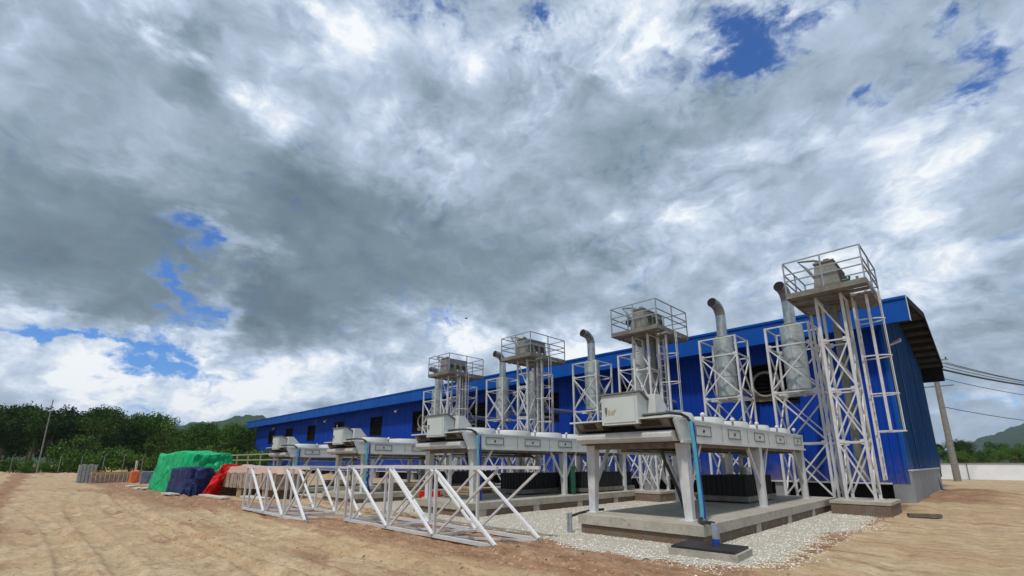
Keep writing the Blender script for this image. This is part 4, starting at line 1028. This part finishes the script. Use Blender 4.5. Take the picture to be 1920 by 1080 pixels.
def toph(px):   # skyline elevation (tan) along the left wood, by bearing
    tab = [(-60, .112), (-46.8, .112), (-44, .116), (-41.5, .113), (-40.0, .118), (-38.5, .095), (-36.5, .083), (-34, .074), (-31, .070), (-28, .070), (-20, .07)]
    for (a, va), (b3, vb) in zip(tab, tab[1:]):
        if a <= px <= b3: return va + (vb - va) * (px - a) / (b3 - a)
    return .07
a = -53.0; i = 0
while a < -25.5:
    near = a < -38
    for layer, (d0, d1) in enumerate(((70, 78), (82, 92), (96, 110))):
        aa = a + rnd.uniform(-.9, .9); dep = rnd.uniform(d0, d1)
        key = rnd.choice('ABADBE' if near else 'CECEI')
        H0 = {'A': 10, 'B': 11, 'C': 9, 'D': 12, 'E': 10, 'I': 9}[key]
        tgt = (1.6 + toph(aa) * dep * (.80, .98, 1.08)[layer] * rnd.uniform(.90, 1.06))
        s = tgt / H0 / .97
        if near or layer: plant(key, aa, dep, s, 'light green leafy tree in the wood left of the warehouse' if key == 'I' else ['dark dense tree in the front row of the left wood', 'dark dense tree in the middle of the left wood', 'dark dense tree at the back of the left wood, its top on the skyline'][layer] if key in 'AB' else ('narrow conifer poking up among the dark trees at the left' if key == 'D' else ['mid green leafy tree in the front row, left of the warehouse', 'mid green leafy tree in the second row, left of the warehouse', 'mid green leafy tree on the skyline, left of the warehouse'][layer]), {'A': 'dark trees of the left wood', 'B': 'dark trees of the left wood', 'D': 'narrow conifers of the left wood'}.get(key, 'mid green trees left of the warehouse'))
    a += 1.7 if near else 2.1; i += 1
# low growth in front of the wood
a = -51.0
while a < -26:
    dep = rnd.uniform(63, 70); key = 'G' if a < -42 else rnd.choice('FGF')
    plant(key, a, dep, rnd.uniform(.8, 1.3) * (.8 if a < -42 else 1.15), 'mid green bushy shrub in the undergrowth at the foot of the left wood' if key == 'G' else 'light green low shrub at the foot of the wood', 'mid green shrubs before the wood' if key == 'G' else 'light green shrubs before the wood', cat='shrub'); a += 1.25
plant('H', -42.6, 68, .98, 'round yellowish green tree standing out before the dark wood, right of thin pole', None)
plant('H', -31.6, 78, .95, 'light green tree close to the left end of the warehouse', None)
# far trees on the rising ground
a = -37.5
while a < -24:
    for dep, k in ((125, .060), (150, .068), (180, .074), (215, .080)):
        aa = a + rnd.uniform(-1, 1); key = rnd.choice('CEIC'); s = (1.6 + k * dep * rnd.uniform(.8, 1.04)) / 9.5
        plant(key, aa, dep, s, 'hazy green tree on the far slope between wood and warehouse', 'trees on the far left slope')
    a += 2.0
# right background
a = 38.5
while a < 52:
    for dep, k in ((98, .034), (115, .042), (135, .046)):
        aa = a + rnd.uniform(-.8, .8); key = rnd.choice('CAEC'); s = (1.2 + k * dep * rnd.uniform(.80, 1.08)) / 9.5
        if 44 < aa < 45.5 and dep == 125: s *= 1.25
        plant(key, aa, dep, s, ['green tree just behind the white hoarding at the right', 'green tree in the second row behind the white hoarding', 'green tree at the back of the trees behind the white hoarding'][(98, 115, 135).index(dep)], 'trees behind the white hoarding')
    a += 1.35

# ------------------------------------------------------------------ hills
def hill(name, pts_, d0, depth_r, seed, label):
    """ridge following (bearing, tan elevation) at a distance"""
    vs_, fs_ = [], []; n = 150; m2 = 34
    a0, a1 = pts_[0][0], pts_[-1][0]
    for i in range(n + 1):
        a = a0 + (a1 - a0) * i / n
        for (p, vp_), (q_, vq) in zip(pts_, pts_[1:]):
            if p <= a <= q_: e_ = vp_ + (vq - vp_) * sm(0, 1, (a - p) / (q_ - p))
        for j in range(m2 + 1):
            t_ = j / m2; dep = d0 + depth_r * t_; z = (1.6 + e_ * (d0 + depth_r * .6)) * math.sin(min(1, t_ / .6) * math.pi / 2) if t_ < .6 else (1.6 + e_ * (d0 + depth_r * .6)) * math.cos((t_ - .6) / .4 * math.pi / 2)
            z *= 1 + .12 * noise.fractal(Vector((a * .35, t_ * 4, seed)), .6, 2, 4); z += d0 * .004 * noise.fractal(Vector((a * 4, t_ * 30, seed)), .8, 2, 4)
            p3 = gpoint(a, dep); vs_.append((p3.x, p3.y, z - 1))
    for i in range(n):
        for j in range(m2): k = i * (m2 + 1) + j; fs_.append((k, k + 1, k + m2 + 2, k + m2 + 1))
    m_ = MB(); m_.v = vs_; m_.f = fs_; o = m_.build(name, 'hill forest', None, True); structure(o); return o
hill('hill', [(-60, .09), (-50, .098), (-42, .09), (-36, .078), (-33, .080), (-30.5, .090), (-28.6, .093), (-25.5, .085), (-20, .05), (-12, .01)], 420, 420, 2.2, '')
hill('hill', [(34, .0), (41, .022), (43.2, .030), (45, .050), (46.8, .072), (50, .10), (60, .09)], 700, 600, 5.2, '')

# ------------------------------------------------------------------ a bird high over the yard
bp = Vector((0, 0, 1.6)) + (FW * 60 + RT * -6.2 + Vector((0, 0, 18.9)))
bd_ = thing('bird', tuple(bp), 'tiny dark bird gliding in the grey cloud above the farther towers', 'bird')
MB().lathe([(.002, -.24), (.06, -.12), (.075, 0), (.05, .12), (.02, .2), (.002, .26)], (0, 0, 0), 8).build('body', 'bird feather', bd_, True).rotation_euler = (R(90), 0, 0)
for s in (-1, 1): MB().quadbox([(s * .03, -.08, 0), (s * .35, -.02, .10), (s * .35, .07, .10), (s * .03, .09, 0), (s * .03, -.08, .02), (s * .35, -.02, .12), (s * .35, .07, .12), (s * .03, .09, .02)]).build('wing', 'bird feather', bd_)

# ------------------------------------------------------------------ thin humid air
hm = bpy.data.materials.new('haze'); hm.use_nodes = True; t = NT(hm.node_tree); t.n.clear()
pv = t.add('ShaderNodeVolumePrincipled'); pv.inputs['Color'].default_value = (.80, .88, 1, 1); pv.inputs['Density'].default_value = .00013; pv.inputs['Anisotropy'].default_value = .1
out_ = t.add('ShaderNodeOutputMaterial'); t.l.new(pv.outputs[0], out_.inputs['Volume'])
MATS['haze'] = hm
o = MB().box(-2500, 2500, -2500, 2500, -3, 150).build('haze', 'haze', None); o['kind'] = 'stuff'; tag(o, 'thin pale humid air in front of the far hills', 'haze')
